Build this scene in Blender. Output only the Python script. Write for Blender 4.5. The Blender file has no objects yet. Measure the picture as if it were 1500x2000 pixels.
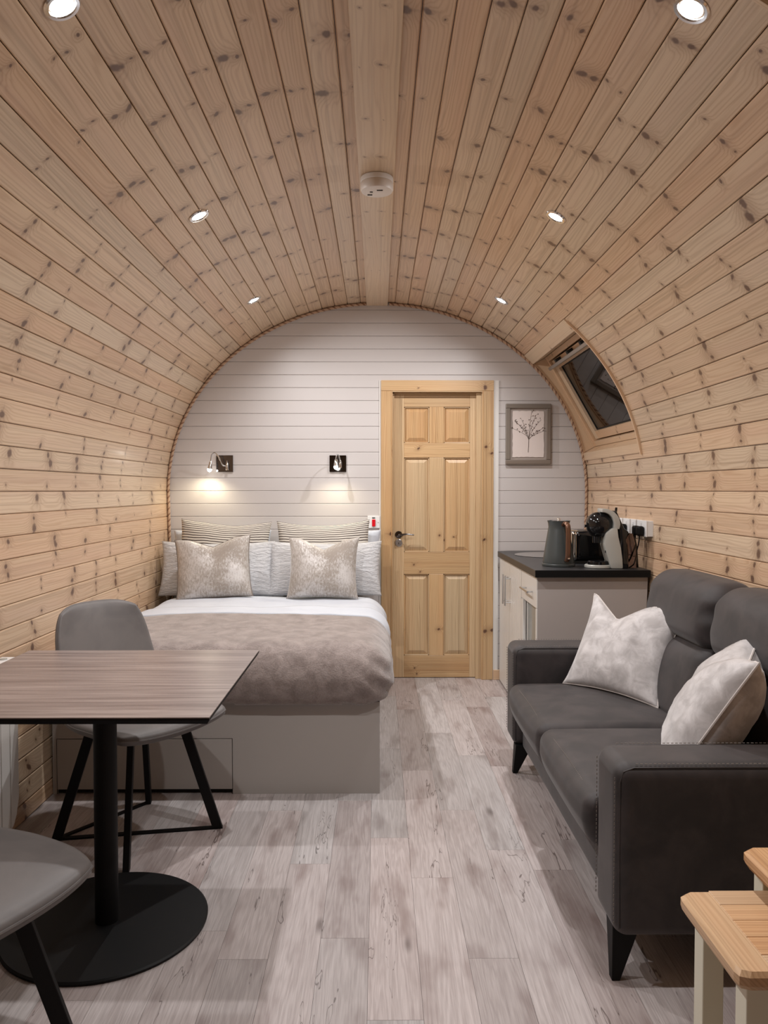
import bpy, bmesh, math, random
from mathutils import Vector, Matrix, noise
random.seed(7)
S = bpy.context.scene
COL = S.collection
PI = math.pi
# ------------------------------------------------------------------ camera
EYE = 1.316
cam_d = bpy.data.cameras.new('camera'); cam = bpy.data.objects.new('camera', cam_d); COL.objects.link(cam)
cam.location = (0, 0, EYE)
cam.rotation_euler = (PI/2 - math.atan(43/1500), 0, -math.atan(12/1500))
cam_d.sensor_fit = 'HORIZONTAL'; cam_d.sensor_width = 36; cam_d.lens = 36; cam_d.clip_start = .02
S.camera = cam
# ------------------------------------------------------------------ world, exposure
W = bpy.data.worlds.new('night'); S.world = W; W.use_nodes = True
W.node_tree.nodes['Background'].inputs[0].default_value = (.05, .055, .07, 1)
W.node_tree.nodes['Background'].inputs[1].default_value = .35
S.view_settings.view_transform = 'Standard'; S.view_settings.look = 'None'
S.view_settings.gamma = 1; S.view_settings.use_curve_mapping = False
S.view_settings.exposure = 0.13
DOWNLIGHT_W = 48.0; DOWNLIGHT_COL = (1, .985, .985)
READING_W = 3.2; READING_COL = (1, .88, .62)
# ------------------------------------------------------------------ room profile
AX, BZ, ZC = 1.45, 1.29, 1.31          # ellipse half width, half height, springing height
Y0, Y1 = -1.7, 5.30                    # front end behind the camera, face of the back wall

# ================================================================== helpers
def tagit(o, label=None, cat=None, group=None, kind=None):
    if label: o['label'] = label
    if cat: o['category'] = cat
    if group: o['group'] = group
    if kind: o['kind'] = kind
    return o
def empty(name, loc=(0, 0, 0), rot=(0, 0, 0), label=None, cat=None, group=None, kind=None):
    o = bpy.data.objects.new(name, None); COL.objects.link(o)
    o.location = loc; o.rotation_euler = rot; o.empty_display_size = .05
    return tagit(o, label, cat, group, kind)
def mk(name, vs, fs, mat, parent=None, uv=None, smooth=False, label=None, kind=None, bevel=0, fixn=True):
    me = bpy.data.meshes.new(name)
    me.from_pydata([tuple(v) for v in vs], [], fs)
    if uv is not None:
        l = me.uv_layers.new(name='UVMap')
        for p in me.polygons:
            for li in p.loop_indices: l.data[li].uv = uv[me.loops[li].vertex_index]
    if fixn or bevel:
        bm = bmesh.new(); bm.from_mesh(me)
        if fixn: bmesh.ops.recalc_face_normals(bm, faces=bm.faces)
        if bevel:
            bmesh.ops.bevel(bm, geom=[e for e in bm.edges if e.calc_face_angle(0) > .5], offset=bevel, segments=2, affect='EDGES', profile=.5)
        bm.to_mesh(me); bm.free()
    if smooth:
        for p in me.polygons: p.use_smooth = True
        if smooth == 'auto': me.set_sharp_from_angle(angle=.6)
    me.materials.append(mat)
    o = bpy.data.objects.new(name, me); COL.objects.link(o); o.parent = parent
    return tagit(o, label, None, None, kind)
BF = [(0,1,3,2),(4,6,7,5),(0,4,5,1),(2,3,7,6),(0,2,6,4),(1,5,7,3)]
def boxes(name, bl, mat, parent=None, ax=None, bevel=0, **k):
    """bl: list of (x0,x1,y0,y1,z0,z1); ax = grain axis"""
    V = []; F = []; U = []
    for b in bl:
        n = len(V); d = [abs(b[1]-b[0]), abs(b[3]-b[2]), abs(b[5]-b[4])]
        a = d.index(max(d)) if ax is None else ax
        for x in b[0:2]:
            for y in b[2:4]:
                for z in b[4:6]:
                    V.append((x, y, z)); c = [x-b[0], y-b[2], z-b[4]]
                    U.append((sum(c)-c[a], c[a] + b[2*a]))
        F += [tuple(n+i for i in f) for f in BF]
    return mk(name, V, F, mat, parent, U, bevel=bevel, **k)
def box(name, x0, x1, y0, y1, z0, z1, mat, parent=None, ax=None, bevel=0, **k):
    return boxes(name, [(x0, x1, y0, y1, z0, z1)], mat, parent, ax, bevel, **k)
def smoothpath(pts, n=6):
    P = [Vector(p) for p in pts]; out = []
    for i in range(len(P)-1):
        p0 = P[max(i-1, 0)]; p1 = P[i]; p2 = P[i+1]; p3 = P[min(i+2, len(P)-1)]
        for j in range(n):
            t = j/n
            out.append(.5*((2*p1)+(-p0+p2)*t+(2*p0-5*p1+4*p2-p3)*t*t+(-p0+3*p1-3*p2+p3)*t**3))
    out.append(P[-1]); return out
def tubegeo(pts, r, seg=8, closed=False, flat=None):
    P = [Vector(p) for p in pts]; n = len(P); V = []; F = []
    up = None
    for i in range(n):
        if closed: t = P[(i+1) % n]-P[i-1]
        else: t = P[min(i+1, n-1)]-P[max(i-1, 0)]
        t.normalize()
        if up is None:
            up = Vector((0, 0, 1)) if abs(t.z) < .9 else Vector((0, 1, 0))
        a = t.cross(up)
        if a.length < 1e-6: a = t.orthogonal()
        a.normalize(); b = a.cross(t).normalized(); up = b
        rr = r[i] if isinstance(r, (list, tuple)) else r
        for k in range(seg):
            w = 2*PI*k/seg
            V.append(P[i]+a*math.cos(w)*rr+b*math.sin(w)*rr*(flat or 1))
    m = n if closed else n-1
    for i in range(m):
        for k in range(seg):
            j = (i+1) % n
            F.append((i*seg+k, i*seg+(k+1) % seg, j*seg+(k+1) % seg, j*seg+k))
    if not closed:
        F.append(tuple(range(seg))[::-1]); F.append(tuple((n-1)*seg+k for k in range(seg)))
    return V, F
def tube(name, pts, r, mat, parent=None, seg=8, closed=False, sm=0, flat=None, **k):
    if sm: pts = smoothpath(pts, sm)
    V, F = tubegeo(pts, r, seg, closed, flat)
    return mk(name, V, F, mat, parent, smooth='auto', **k)
def join(parts):
    V = []; F = []
    for v, f in parts:
        n = len(V); V += list(v); F += [tuple(n+i for i in q) for q in f]
    return V, F
def lathegeo(prof, seg=32, c=(0, 0, 0), sx=1, sy=1):
    V = []; F = []; n = len(prof)
    for r, z in prof:
        for k in range(seg):
            w = 2*PI*k/seg; V.append((c[0]+r*math.cos(w)*sx, c[1]+r*math.sin(w)*sy, c[2]+z))
    for i in range(n-1):
        for k in range(seg): F.append((i*seg+k, i*seg+(k+1) % seg, (i+1)*seg+(k+1) % seg, (i+1)*seg+k))
    if prof[0][0] > 0: F.append(tuple(range(seg))[::-1])
    if prof[-1][0] > 0: F.append(tuple((n-1)*seg+k for k in range(seg)))
    return V, F
def lathe(name, prof, mat, parent=None, seg=32, c=(0, 0, 0), **k):
    V, F = lathegeo(prof, seg, c)
    return mk(name, V, F, mat, parent, smooth='auto', **k)
def prismgeo(poly, axis, a, b):
    """poly 2D in the two other axes, extruded along axis from a to b"""
    n = len(poly)
    def p3(q, t):
        return [(t, q[0], q[1]), (q[0], t, q[1]), (q[0], q[1], t)][axis]
    V = [p3(q, a) for q in poly]+[p3(q, b) for q in poly]
    F = [tuple(range(n))[::-1], tuple(range(n, 2*n))]+[(i, (i+1) % n, n+(i+1) % n, n+i) for i in range(n)]
    return V, F
def prism(name, poly, axis, a, b, mat, parent=None, bevel=0, **k):
    V, F = prismgeo(poly, axis, a, b)
    uv = [(v[(axis+1) % 3]*.3+v[axis], v[(axis+2) % 3]) for v in V]
    return mk(name, V, F, mat, parent, uv, bevel=bevel, **k)
def rboxgeo(hx, hy, hz, r, ne=4, nf=8, fn=None):
    """rounded box centred on origin; fn deforms a point"""
    def axis(h):
        a = [-h+r*(1-math.tan(PI/4*(1-k/ne))) for k in range(ne+1)]
        b = [-x for x in reversed(a)]
        L = b[0]-a[-1]
        m = [a[-1]+L*k/nf for k in range(1, nf)] if L > 1e-5 else []
        return a+m+(b if L > 1e-5 else b[1:])
    A = [axis(hx), axis(hy), axis(hz)]; H = (hx, hy, hz)
    idx = {}; V = []; F = []
    def vid(p):
        key = (round(p[0], 6), round(p[1], 6), round(p[2], 6))
        if key not in idx:
            q = Vector(p); inn = Vector([max(-(H[i]-r), min(H[i]-r, q[i])) for i in range(3)])
            d = q-inn
            if d.length > 1e-9: q = inn+d.normalized()*r
            idx[key] = len(V); V.append(fn(q) if fn else q)
        return idx[key]
    for ax in range(3):
        u, v = (ax+1) % 3, (ax+2) % 3
        for s in (-1, 1):
            for i in range(len(A[u])-1):
                for j in range(len(A[v])-1):
                    c = []
                    for (a, b) in ((i, j), (i+1, j), (i+1, j+1), (i, j+1)):
                        p = [0, 0, 0]; p[ax] = s*H[ax]; p[u] = A[u][a]; p[v] = A[v][b]; c.append(vid(p))
                    c = list(dict.fromkeys(c))
                    if len(c) > 2: F.append(tuple(c if s > 0 else c[::-1]))
    return V, F
def rbox(name, c, h, r, mat, parent=None, ne=4, nf=8, fn=None, **k):
    V, F = rboxgeo(h[0], h[1], h[2], r, ne, nf, fn)
    V = [Vector(v)+Vector(c) for v in V]
    return mk(name, V, F, mat, parent, [(v[0]+v[2]*.7, v[1]) for v in V], smooth=True, **k)
def puffgeo(w, h, t, c=-.07, p=2, q=2.2, e=.5, te=.006, n=26, fn=None, yo=0):
    """soft panel in the XZ plane, thickness along Y. c<0: dog-ear corners, c>0 rounded corners"""
    V = []; F = []; U = []
    def pt(i, j, s):
        u = -1+2*i/n; v = -1+2*j/n
        u = math.sin(u*PI/2)*.35+u*.65; v = math.sin(v*PI/2)*.35+v*.65
        if c < 0: x = w/2*u*(1+c-c*abs(v)**p); z = h/2*v*(1+c-c*abs(u)**p)
        else: x = w/2*u*(1-c*abs(v)**p); z = h/2*v*(1-c*abs(u)**p)
        th = te/2+(t-te)/2*(max(0, 1-abs(u)**q)*max(0, 1-abs(v)**q))**e
        P = Vector((x, s*th+yo, z))
        return fn(P, u, v, s) if fn else P
    for s in (-1, 1):
        for i in range(n+1):
            for j in range(n+1):
                V.append(pt(i, j, s)); U.append(((i/n)*w+.0, (j/n)*h))
    m = (n+1)*(n+1); g = lambda i, j, o=0: o+i*(n+1)+j
    for i in range(n):
        for j in range(n):
            F.append((g(i, j), g(i+1, j), g(i+1, j+1), g(i, j+1)))
            F.append((g(i, j+1, m), g(i+1, j+1, m), g(i+1, j, m), g(i, j, m)))
    ring = [(i, 0) for i in range(n)]+[(n, j) for j in range(n)]+[(i, n) for i in range(n, 0, -1)]+[(0, j) for j in range(n, 0, -1)]
    for k in range(len(ring)):
        a = ring[k]; b = ring[(k+1) % len(ring)]
        F.append((g(*a), g(*a, m), g(*b, m), g(*b)))
    edge = [(V[g(*a)]+V[g(*a, m)])/2 for a in ring]
    return V, F, U, edge

# ================================================================== materials
class NT:
    def __init__(s, name):
        s.m = bpy.data.materials.new(name); s.m.use_nodes = True
        s.t = s.m.node_tree; s.b = s.t.nodes['Principled BSDF']
    def n(s, typ, **kw):
        o = s.t.nodes.new(typ)
        for k, v in kw.items(): setattr(o, k, v)
        return o
    def link(s, a, b): s.t.links.new(a, b)
    def put(s, sock, v):
        if hasattr(v, 'is_output') or isinstance(v, bpy.types.NodeSocket): s.link(v, sock)
        elif isinstance(v, (tuple, list)) and len(v) == 3 and sock.type == 'RGBA': sock.default_value = (*v, 1)
        else: sock.default_value = v
    def math(s, op, a, b=None, c=None, clamp=False):
        o = s.n('ShaderNodeMath', operation=op, use_clamp=clamp); s.put(o.inputs[0], a)
        if b is not None: s.put(o.inputs[1], b)
        if c is not None: s.put(o.inputs[2], c)
        return o.outputs[0]
    def xyz(s, x, y, z=0.0):
        o = s.n('ShaderNodeCombineXYZ'); s.put(o.inputs[0], x); s.put(o.inputs[1], y); s.put(o.inputs[2], z); return o.outputs[0]
    def sep(s, v):
        o = s.n('ShaderNodeSeparateXYZ'); s.link(v, o.inputs[0]); return o.outputs
    def noise(s, vec, scale=1, detail=2, rough=.5, dist=0):
        o = s.n('ShaderNodeTexNoise'); s.link(vec, o.inputs['Vector']); o.inputs['Scale'].default_value = scale
        o.inputs['Detail'].default_value = detail; o.inputs['Roughness'].default_value = rough; o.inputs['Distortion'].default_value = dist
        return o.outputs['Fac']
    def ramp(s, f, stops):
        o = s.n('ShaderNodeValToRGB'); s.put(o.inputs[0], f); e = o.color_ramp.elements
        while len(e) < len(stops): e.new(.5)
        for el, (p, c) in zip(e, stops): el.position = p; el.color = (*c, 1) if isinstance(c, (tuple, list)) else (c, c, c, 1)
        return o.outputs[0]
    def mix(s, f, a, b, mode='MIX'):
        o = s.n('ShaderNodeMix', data_type='RGBA', blend_type=mode); s.put(o.inputs[0], f); s.put(o.inputs[6], a); s.put(o.inputs[7], b); return o.outputs[2]
    def smooth(s, v, lo, hi, a=0.0, b=1.0):
        o = s.n('ShaderNodeMapRange', interpolation_type='SMOOTHSTEP'); s.put(o.inputs[0], v)
        for i, x in enumerate((lo, hi, a, b)): o.inputs[i+1].default_value = x
        return o.outputs[0]
    def bump(s, h, strength=.3, dist=.002):
        o = s.n('ShaderNodeBump'); o.inputs['Strength'].default_value = strength; o.inputs['Distance'].default_value = dist
        s.link(h, o.inputs['Height']); s.link(o.outputs[0], s.b.inputs['Normal'])
    def set(s, col=None, rough=None, metal=None, **kw):
        if col is not None: s.put(s.b.inputs['Base Color'], col)
        if rough is not None: s.put(s.b.inputs['Roughness'], rough)
        if metal is not None: s.b.inputs['Metallic'].default_value = metal
        for k, v in kw.items(): s.put(s.b.inputs[k.replace('_', ' ')], v)
        return s.m
    def uv(s): return s.n('ShaderNodeTexCoord').outputs['UV']
    def obj(s): return s.n('ShaderNodeTexCoord').outputs['Object']
    def rnd(s): return s.n('ShaderNodeObjectInfo').outputs['Random']
def srgb(r, g, b):
    return tuple(((x/255+.055)/1.055)**2.4 if x > 10 else x/255/12.92 for x in (r, g, b))
def plain(name, col, rough=.5, metal=0, **k): return NT(name).set(col, rough, metal, **k)

def pine(name, light, dark, knot, period=.36, kr=.0118, K=70, w=.0885, gstr=.75, rough=.38, tint=.16, prob=.9, rosy=None):
    s = NT(name); r = s.rnd(); uv = s.sep(s.uv()); u, v = uv[0], uv[1]
    vr = s.math('ADD', v, s.math('MULTIPLY', r, 57.3)); ur = s.math('ADD', u, s.math('MULTIPLY', r, 31.7))
    pidx = s.n('ShaderNodeObjectInfo').outputs['Object Index']
    wp = s.n('ShaderNodeTexWhiteNoise', noise_dimensions='1D'); s.link(s.math('MULTIPLY_ADD', pidx, 1.7, .3), wp.inputs['W'])
    vk = s.math('ADD', v, s.math('MULTIPLY_ADD', wp.outputs['Value'], 23.0, 40.0))
    k = s.math('FLOOR', s.math('DIVIDE', vk, period)); t = s.math('SUBTRACT', vk, s.math('MULTIPLY', k, period))
    halo = None; core = None
    wob = s.noise(s.xyz(s.math('MULTIPLY', ur, 60), s.math('MULTIPLY', vr, 35)), 1, 1)
    for i, (ulo, uhi) in enumerate(((.12, .42), (.58, .90))):
        wn = s.n('ShaderNodeTexWhiteNoise', noise_dimensions='3D')
        s.link(s.xyz(k, s.math('MULTIPLY', r, 100), float(i*7+1)), wn.inputs['Vector'])
        c = s.n('ShaderNodeSeparateColor'); s.link(wn.outputs['Color'], c.inputs[0])
        uc = s.math('MULTIPLY_ADD', c.outputs[0], (uhi-ulo)*w, ulo*w)
        # both knots of one whorl sit close together along the board
        wk = s.n('ShaderNodeTexWhiteNoise', noise_dimensions='2D'); s.link(s.xyz(k, s.math('MULTIPLY', wp.outputs['Value'], 100)), wk.inputs['Vector'])
        tc = s.math('ADD', s.math('MULTIPLY_ADD', wk.outputs['Value'], period*.4, period*.3), s.math('MULTIPLY_ADD', c.outputs[1], .05, -.025))
        rad = s.math('MULTIPLY_ADD', s.math('POWER', c.outputs[2], 1.8), kr*1.0, kr*.32)
        stretch = s.math('MULTIPLY_ADD', s.math('FRACT', s.math('MULTIPLY', c.outputs[2], 17.3)), 1.0, .75)
        skew = s.math('MULTIPLY', s.math('SUBTRACT', t, tc), s.math('MULTIPLY_ADD', c.outputs[0], 1.2, -.6))
        du = s.math('DIVIDE', s.math('ADD', s.math('SUBTRACT', u, uc), skew), s.math('MULTIPLY', rad, stretch))
        dv = s.math('DIVIDE', s.math('SUBTRACT', t, tc), s.math('MULTIPLY', rad, 1.35))
        d = s.math('SQRT', s.math('ADD', s.math('MULTIPLY', du, du), s.math('MULTIPLY', dv, dv)))
        pres = s.math('LESS_THAN', wn.outputs['Value'], prob)
        d2 = s.math('ADD', d, s.math('MULTIPLY_ADD', wob, .9, -.45))
        cr = s.math('MULTIPLY', s.smooth(d2, 1.25, .55), pres)
        hl = s.math('MULTIPLY', s.math('EXPONENT', s.math('MULTIPLY', s.math('MULTIPLY', d, d), -.13)), pres)
        core = cr if core is None else s.math('MAXIMUM', core, cr)
        halo = hl if halo is None else s.math('ADD', halo, hl)
        # a dark streak across the board on the whorl line
        st = s.math('MULTIPLY', s.smooth(s.math('ABSOLUTE', s.math('ADD', s.math('SUBTRACT', t, tc), s.math('MULTIPLY_ADD', wob, .016, -.008))), .009, .001), s.smooth(s.math('ABSOLUTE', du), 3.5, .5, 0, .32))
        core = s.math('MAXIMUM', core, s.math('MULTIPLY', st, pres))
    W_ = s.noise(s.xyz(s.math('MULTIPLY', ur, 13), s.math('MULTIPLY', vr, .75)), 1, 3)
    f = s.math('ADD', s.math('MULTIPLY', u, float(K)), s.math('ADD', s.math('MULTIPLY', W_, 8.0), s.math('MULTIPLY', halo, 2.6)))
    ring = s.math('MULTIPLY_ADD', s.math('SINE', s.math('MULTIPLY', f, 2*PI)), .5, .5)
    ring = s.math('POWER', ring, 2.2)
    fine = s.noise(s.xyz(s.math('MULTIPLY', ur, 420), s.math('MULTIPLY', vr, 5)), 1, 2, .6)
    big = s.noise(s.xyz(s.math('MULTIPLY', ur, 14), s.math('MULTIPLY', vr, .8)), 1, 2)
    g = s.math('ADD', s.math('MULTIPLY', ring, gstr*.55), s.math('MULTIPLY', s.math('SUBTRACT', fine, .35), gstr*.6), clamp=True)
    col = s.mix(g, light, dark)
    band = s.noise(s.xyz(s.math('MULTIPLY', ur, 70), s.math('MULTIPLY', vr, .5), 7.7), 1, 2)
    col = s.mix(s.smooth(band, .48, .8, 0, .55*gstr), col, tuple(x*.62 for x in dark))
    rz = rosy or tuple(a*b for a, b in zip(light, (.93, .76, .66)))
    col = s.mix(s.math('MULTIPLY', s.smooth(big, .4, .75), .35), col, rz)
    hv = s.n('ShaderNodeHueSaturation'); s.link(col, hv.inputs['Color'])
    s.put(hv.inputs['Value'], s.math('MULTIPLY_ADD', r, tint, 1-tint/2))
    wn2 = s.n('ShaderNodeTexWhiteNoise', noise_dimensions='1D'); s.link(s.math('MULTIPLY', r, 991), wn2.inputs['W'])
    s.put(hv.inputs['Saturation'], s.math('MULTIPLY_ADD', wn2.outputs['Value'], .25, .85))
    s.put(hv.inputs['Hue'], s.math('MULTIPLY_ADD', wn2.outputs['Value'], -.012, .507))
    col = s.mix(s.math('MULTIPLY', s.math('MINIMUM', halo, 1.0), .42), hv.outputs[0], tuple(x*y for x, y in zip(light, (.42, .33, .27))))
    inner = s.smooth(core, .6, 1.0, 0, .35)
    col = s.mix(s.math('MULTIPLY', core, .86), col, s.mix(s.math('MULTIPLY', inner, wob), knot, tuple(x*2.2 for x in knot)))
    s.bump(s.math('ADD', g, core), .12, .001)
    return s.set(col, rough, None, Coat_Weight=.22, Coat_Roughness=.16)

M = {}
M['pine'] = pine('ceiling pine', srgb(215, 188, 158), srgb(178, 142, 110), srgb(76, 46, 34), tint=.12, rosy=srgb(204, 168, 144), prob=.8)
M['pine_door'] = pine('door pine', srgb(214, 184, 142), srgb(160, 118, 74), srgb(70, 34, 26), period=.62, kr=.0085, K=120, w=.1, gstr=.9, rough=.4, prob=.45)
M['pine_trim'] = pine('trim pine', srgb(220, 192, 160), srgb(180, 142, 108), srgb(80, 40, 25), period=.5, kr=.004, K=150, w=.06, gstr=.6, rough=.4, prob=.4)
M['beam'] = pine('beam pine', srgb(217, 192, 162), srgb(184, 150, 120), srgb(90, 58, 44), period=.31, kr=.0035, K=60, w=.145, gstr=.6, prob=.6, tint=.02)
M['oak'] = pine('honey oak', srgb(214, 176, 134), srgb(170, 124, 84), srgb(86, 48, 26), period=.9, kr=.005, K=110, w=.08, gstr=.75, rough=.45, prob=.3)
M['leak_shell'] = plain('dark lining', srgb(60, 38, 28), .8)
def floor_mat():
    s = NT('grey oak floor'); r = s.rnd(); o = s.sep(s.obj())
    x = s.math('ADD', o[0], s.math('MULTIPLY', r, 41)); y = s.math('ADD', o[1], s.math('MULTIPLY', r, 77))
    W_ = s.noise(s.xyz(s.math('MULTIPLY', x, 13), s.math('MULTIPLY', y, 1.0)), 1, 4, .55, .3)
    ring = s.math('MULTIPLY_ADD', s.math('SINE', s.math('MULTIPLY', s.math('ADD', s.math('MULTIPLY', x, 45), s.math('MULTIPLY', W_, 11)), 2*PI)), .5, .5)
    fine = s.noise(s.xyz(s.math('MULTIPLY', x, 280), s.math('MULTIPLY', y, 7)), 1, 3, .65)
    blot = s.noise(s.xyz(s.math('MULTIPLY', x, 11), s.math('MULTIPLY', y, 3.2)), 1, 3)
    g = s.math('ADD', s.math('MULTIPLY', ring, .27), s.math('MULTIPLY', s.math('SUBTRACT', fine, .3), 1.1), clamp=True)
    col = s.mix(g, srgb(196, 186, 184), srgb(142, 129, 126))
    col = s.mix(s.smooth(blot, .48, .75, 0, .7), col, srgb(132, 114, 110))
    vor = s.n('ShaderNodeTexVoronoi'); s.link(s.xyz(s.math('MULTIPLY', x, 7), s.math('MULTIPLY', y, 2.3)), vor.inputs['Vector']); vor.inputs['Scale'].default_value = 1
    kn = s.smooth(s.math('ADD', vor.outputs['Distance'], s.math('MULTIPLY', W_, .12)), .20, .06, 0, .75)
    col = s.mix(kn, col, srgb(88, 74, 70))
    crk = s.noise(s.xyz(s.math('MULTIPLY', x, 13), s.math('MULTIPLY', y, 1.2), 3.3), 1, 4, .6, .6)
    ck = s.smooth(s.math('ABSOLUTE', s.math('SUBTRACT', crk, .62)), .008, .001, 0, .75)
    col = s.mix(ck, col, srgb(84, 70, 66))
    hv = s.n('ShaderNodeHueSaturation'); s.link(col, hv.inputs['Color']); s.put(hv.inputs['Value'], s.math('MULTIPLY_ADD', r, .24, .86))
    wn = s.n('ShaderNodeTexWhiteNoise', noise_dimensions='1D'); s.link(s.math('MULTIPLY', r, 731), wn.inputs['W'])
    s.put(hv.inputs['Saturation'], s.math('MULTIPLY_ADD', wn.outputs['Value'], .7, .5))
    s.bump(g, .1, .0006)
    return s.set(hv.outputs[0], s.math('MULTIPLY_ADD', fine, .15, .38))
M['floor'] = floor_mat()
M['joint'] = plain('floor joint', srgb(90, 78, 74), .8)
M['white_wall'] = plain('white painted board', srgb(204, 199, 197), .38)
M['white_gloss'] = plain('white lacquer', srgb(228, 226, 222), .28)
M['bed_board'] = plain('pale grey board', srgb(172, 166, 161), .45)
M['black'] = plain('black powder coat', (.0025, .0025, .003), .55, Specular_IOR_Level=.25)
M['black_gloss'] = plain('black gloss plastic', (.008, .008, .009), .08)
M['chrome'] = plain('chrome', (.72, .72, .72), .12, 1)
M['steel'] = plain('brushed steel', (.6, .6, .6), .28, 1)
M['darkmirror'] = plain('dark chrome', (.16, .15, .15), .08, 1)
M['white_plastic'] = plain('white plastic', srgb(235, 235, 235), .3)
M['red'] = NT('red switch').set(srgb(215, 20, 35), .3)
M['greyplastic'] = plain('warm grey plastic', srgb(178, 178, 172), .3)
M['cream'] = plain('cream paint', srgb(232, 230, 212), .45)
def emis(name, col, st):
    s = NT(name); return s.set((1, 1, 1), .4, 0, Emission_Color=col, Emission_Strength=st)
M['lens'] = emis('downlight lens', (1, .99, .97), 14)
M['bulb'] = emis('reading bulb', (1, .95, .85), 30)
def worktop_m():
    s = NT('dark speckled laminate'); n = s.noise(s.obj(), 260, 3, .7); n2 = s.noise(s.obj(), 14, 3)
    return s.set(s.mix(s.math('MULTIPLY', n, n2), srgb(38, 38, 40), srgb(66, 66, 68)), .38)
M['worktop'] = worktop_m()
def fabric(name, a, b, scale=6, rough=.8, sheen=.3, weave=900, bs=.15):
    s = NT(name); n = s.noise(s.obj(), scale, 4, .6, .5); w = s.noise(s.obj(), weave, 1)
    s.bump(w, bs, .0006)
    return s.set(s.mix(s.smooth(n, .3, .7), a, b), rough, 0, Sheen_Weight=sheen)
M['sofa'] = fabric('charcoal brown faux suede', srgb(37, 32, 33), srgb(57, 50, 50), 9, .6, .15)
M['stitch'] = plain('grey stitching thread', srgb(125, 118, 112), .8)
M['chair'] = fabric('grey faux leather', srgb(96, 92, 91), srgb(110, 105, 103), 7, .5, .1, 1500, .06)
M['white_sheet'] = fabric('white cotton', srgb(198, 203, 212), srgb(206, 211, 219), 5, .85, .1, 1200, .05)
def waffle():
    s = NT('white crinkled cotton'); u = s.sep(s.uv())
    n = s.noise(s.xyz(s.math('MULTIPLY', u[0], 14), s.math('MULTIPLY', u[1], 70)), 1, 3, .6, .8)
    s.bump(n, 1.0, .016); return s.set(srgb(206, 206, 208), .85, 0, Sheen_Weight=.2)
M['waffle'] = waffle()
def stripes():
    s = NT('cream striped cotton'); u = s.sep(s.uv())
    n = s.noise(s.xyz(s.math('MULTIPLY', u[0], 12), s.math('MULTIPLY', u[1], 12)), 1, 2)
    f = s.math('FRACT', s.math('ADD', s.math('DIVIDE', u[1], .0165), s.math('MULTIPLY', n, .5)))
    l = s.smooth(s.math('ABSOLUTE', s.math('SUBTRACT', f, .5)), .24, .12)
    s.bump(s.math('SUBTRACT', 1.0, l), .5, .003)
    return s.set(s.mix(l, srgb(214, 208, 198), srgb(70, 60, 56)), .85)
M['stripes'] = stripes()
def silver():
    s = NT('distressed silver velvet'); u = s.sep(s.uv())
    n = s.noise(s.xyz(s.math('MULTIPLY', u[0], 110), s.math('MULTIPLY', u[1], 45)), 1, 5, .75, .3)
    b = s.noise(s.xyz(s.math('MULTIPLY', u[0], 5), s.math('MULTIPLY', u[1], 5), 2.0), 1, 2)
    m = s.smooth(s.math('ADD', n, s.math('MULTIPLY', b, .9)), .78, 1.08)
    s.put(s.b.inputs['Metallic'], s.math('MULTIPLY', m, .35))
    s.bump(n, .25, .002)
    return s.set(s.mix(m, srgb(156, 146, 136), srgb(204, 200, 197)), s.math('MULTIPLY_ADD', m, -.25, .7), None, Sheen_Weight=.4)
M['silver'] = silver()
M['velvet'] = fabric('pale grey velvet', srgb(168, 163, 162), srgb(208, 204, 204), 16, .6, .7, 700, .25)
M['piping'] = plain('pale grey piping cord', srgb(205, 198, 194), .7)
M['silver_piping'] = plain('grey taupe piping', srgb(120, 110, 102), .7)
def blanket():
    s = NT('taupe fleece'); n = s.noise(s.obj(), 14, 4, .65, .5); f = s.noise(s.obj(), 160, 3, .7)
    s.bump(s.math('ADD', f, s.math('MULTIPLY', n, .5)), .55, .006)
    return s.set(s.mix(s.smooth(s.math('ADD', s.math('MULTIPLY', n, .7), s.math('MULTIPLY', f, .3)), .35, .66), srgb(120, 107, 102), srgb(158, 145, 140)), .8, 0, Sheen_Weight=.6)
M['blanket'] = blanket()
def tabletop():
    s = NT('smoky walnut laminate'); o = s.sep(s.obj())
    n = s.noise(s.xyz(s.math('MULTIPLY', o[0], 2.2), s.math('MULTIPLY', o[1], 55)), 1, 4, .6, .25)
    n2 = s.noise(s.xyz(s.math('MULTIPLY', o[0], 1.2), s.math('MULTIPLY', o[1], 9), 4.0), 1, 2)
    c = s.mix(s.smooth(n, .3, .72), srgb(112, 100, 97), srgb(156, 143, 138)); c = s.mix(s.smooth(n2, .4, .7, 0, .4), c, srgb(96, 85, 84))
    s.bump(n, .08, .0005); return s.set(c, .3)
M['tabletop'] = tabletop()
M['rope1'] = plain('light hemp strand', srgb(196, 166, 140), .9)
M['rope2'] = plain('tan hemp strand', srgb(150, 116, 94), .9)
M['frame'] = pine('grey washed frame wood', srgb(142, 132, 122), srgb(100, 88, 78), srgb(70, 60, 52), K=220, w=.03, prob=0, rosy=srgb(128, 116, 104))
M['mount'] = plain('taupe mount', srgb(168, 156, 148), .8)
M['paper'] = NT('ivory paper').set(srgb(226, 214, 208), .9)
M['plant'] = plain('dried brown stems', srgb(88, 72, 62), .9)
M['kettle'] = plain('slate enamel', srgb(66, 71, 71), .34)
M['bronze'] = plain('brown bronze handle', srgb(120, 88, 70), .22, .5)
def glassm(name, tint, rough=0.0, trans=1.0):
    s = NT(name); return s.set(tint, rough, 0, Transmission_Weight=trans, IOR=1.45)
M['glass'] = glassm('window glass', (.10, .10, .11))
M['smoke'] = glassm('smoked tank', (.30, .22, .20), .02)
M['nichepanel'] = plain('grey glass panel', srgb(150, 152, 148), .12)
M['slot'] = plain('dark recess', (.02, .018, .016), .9)
M['alu'] = plain('grey aluminium', srgb(170, 164, 158), .35, .6)

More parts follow.
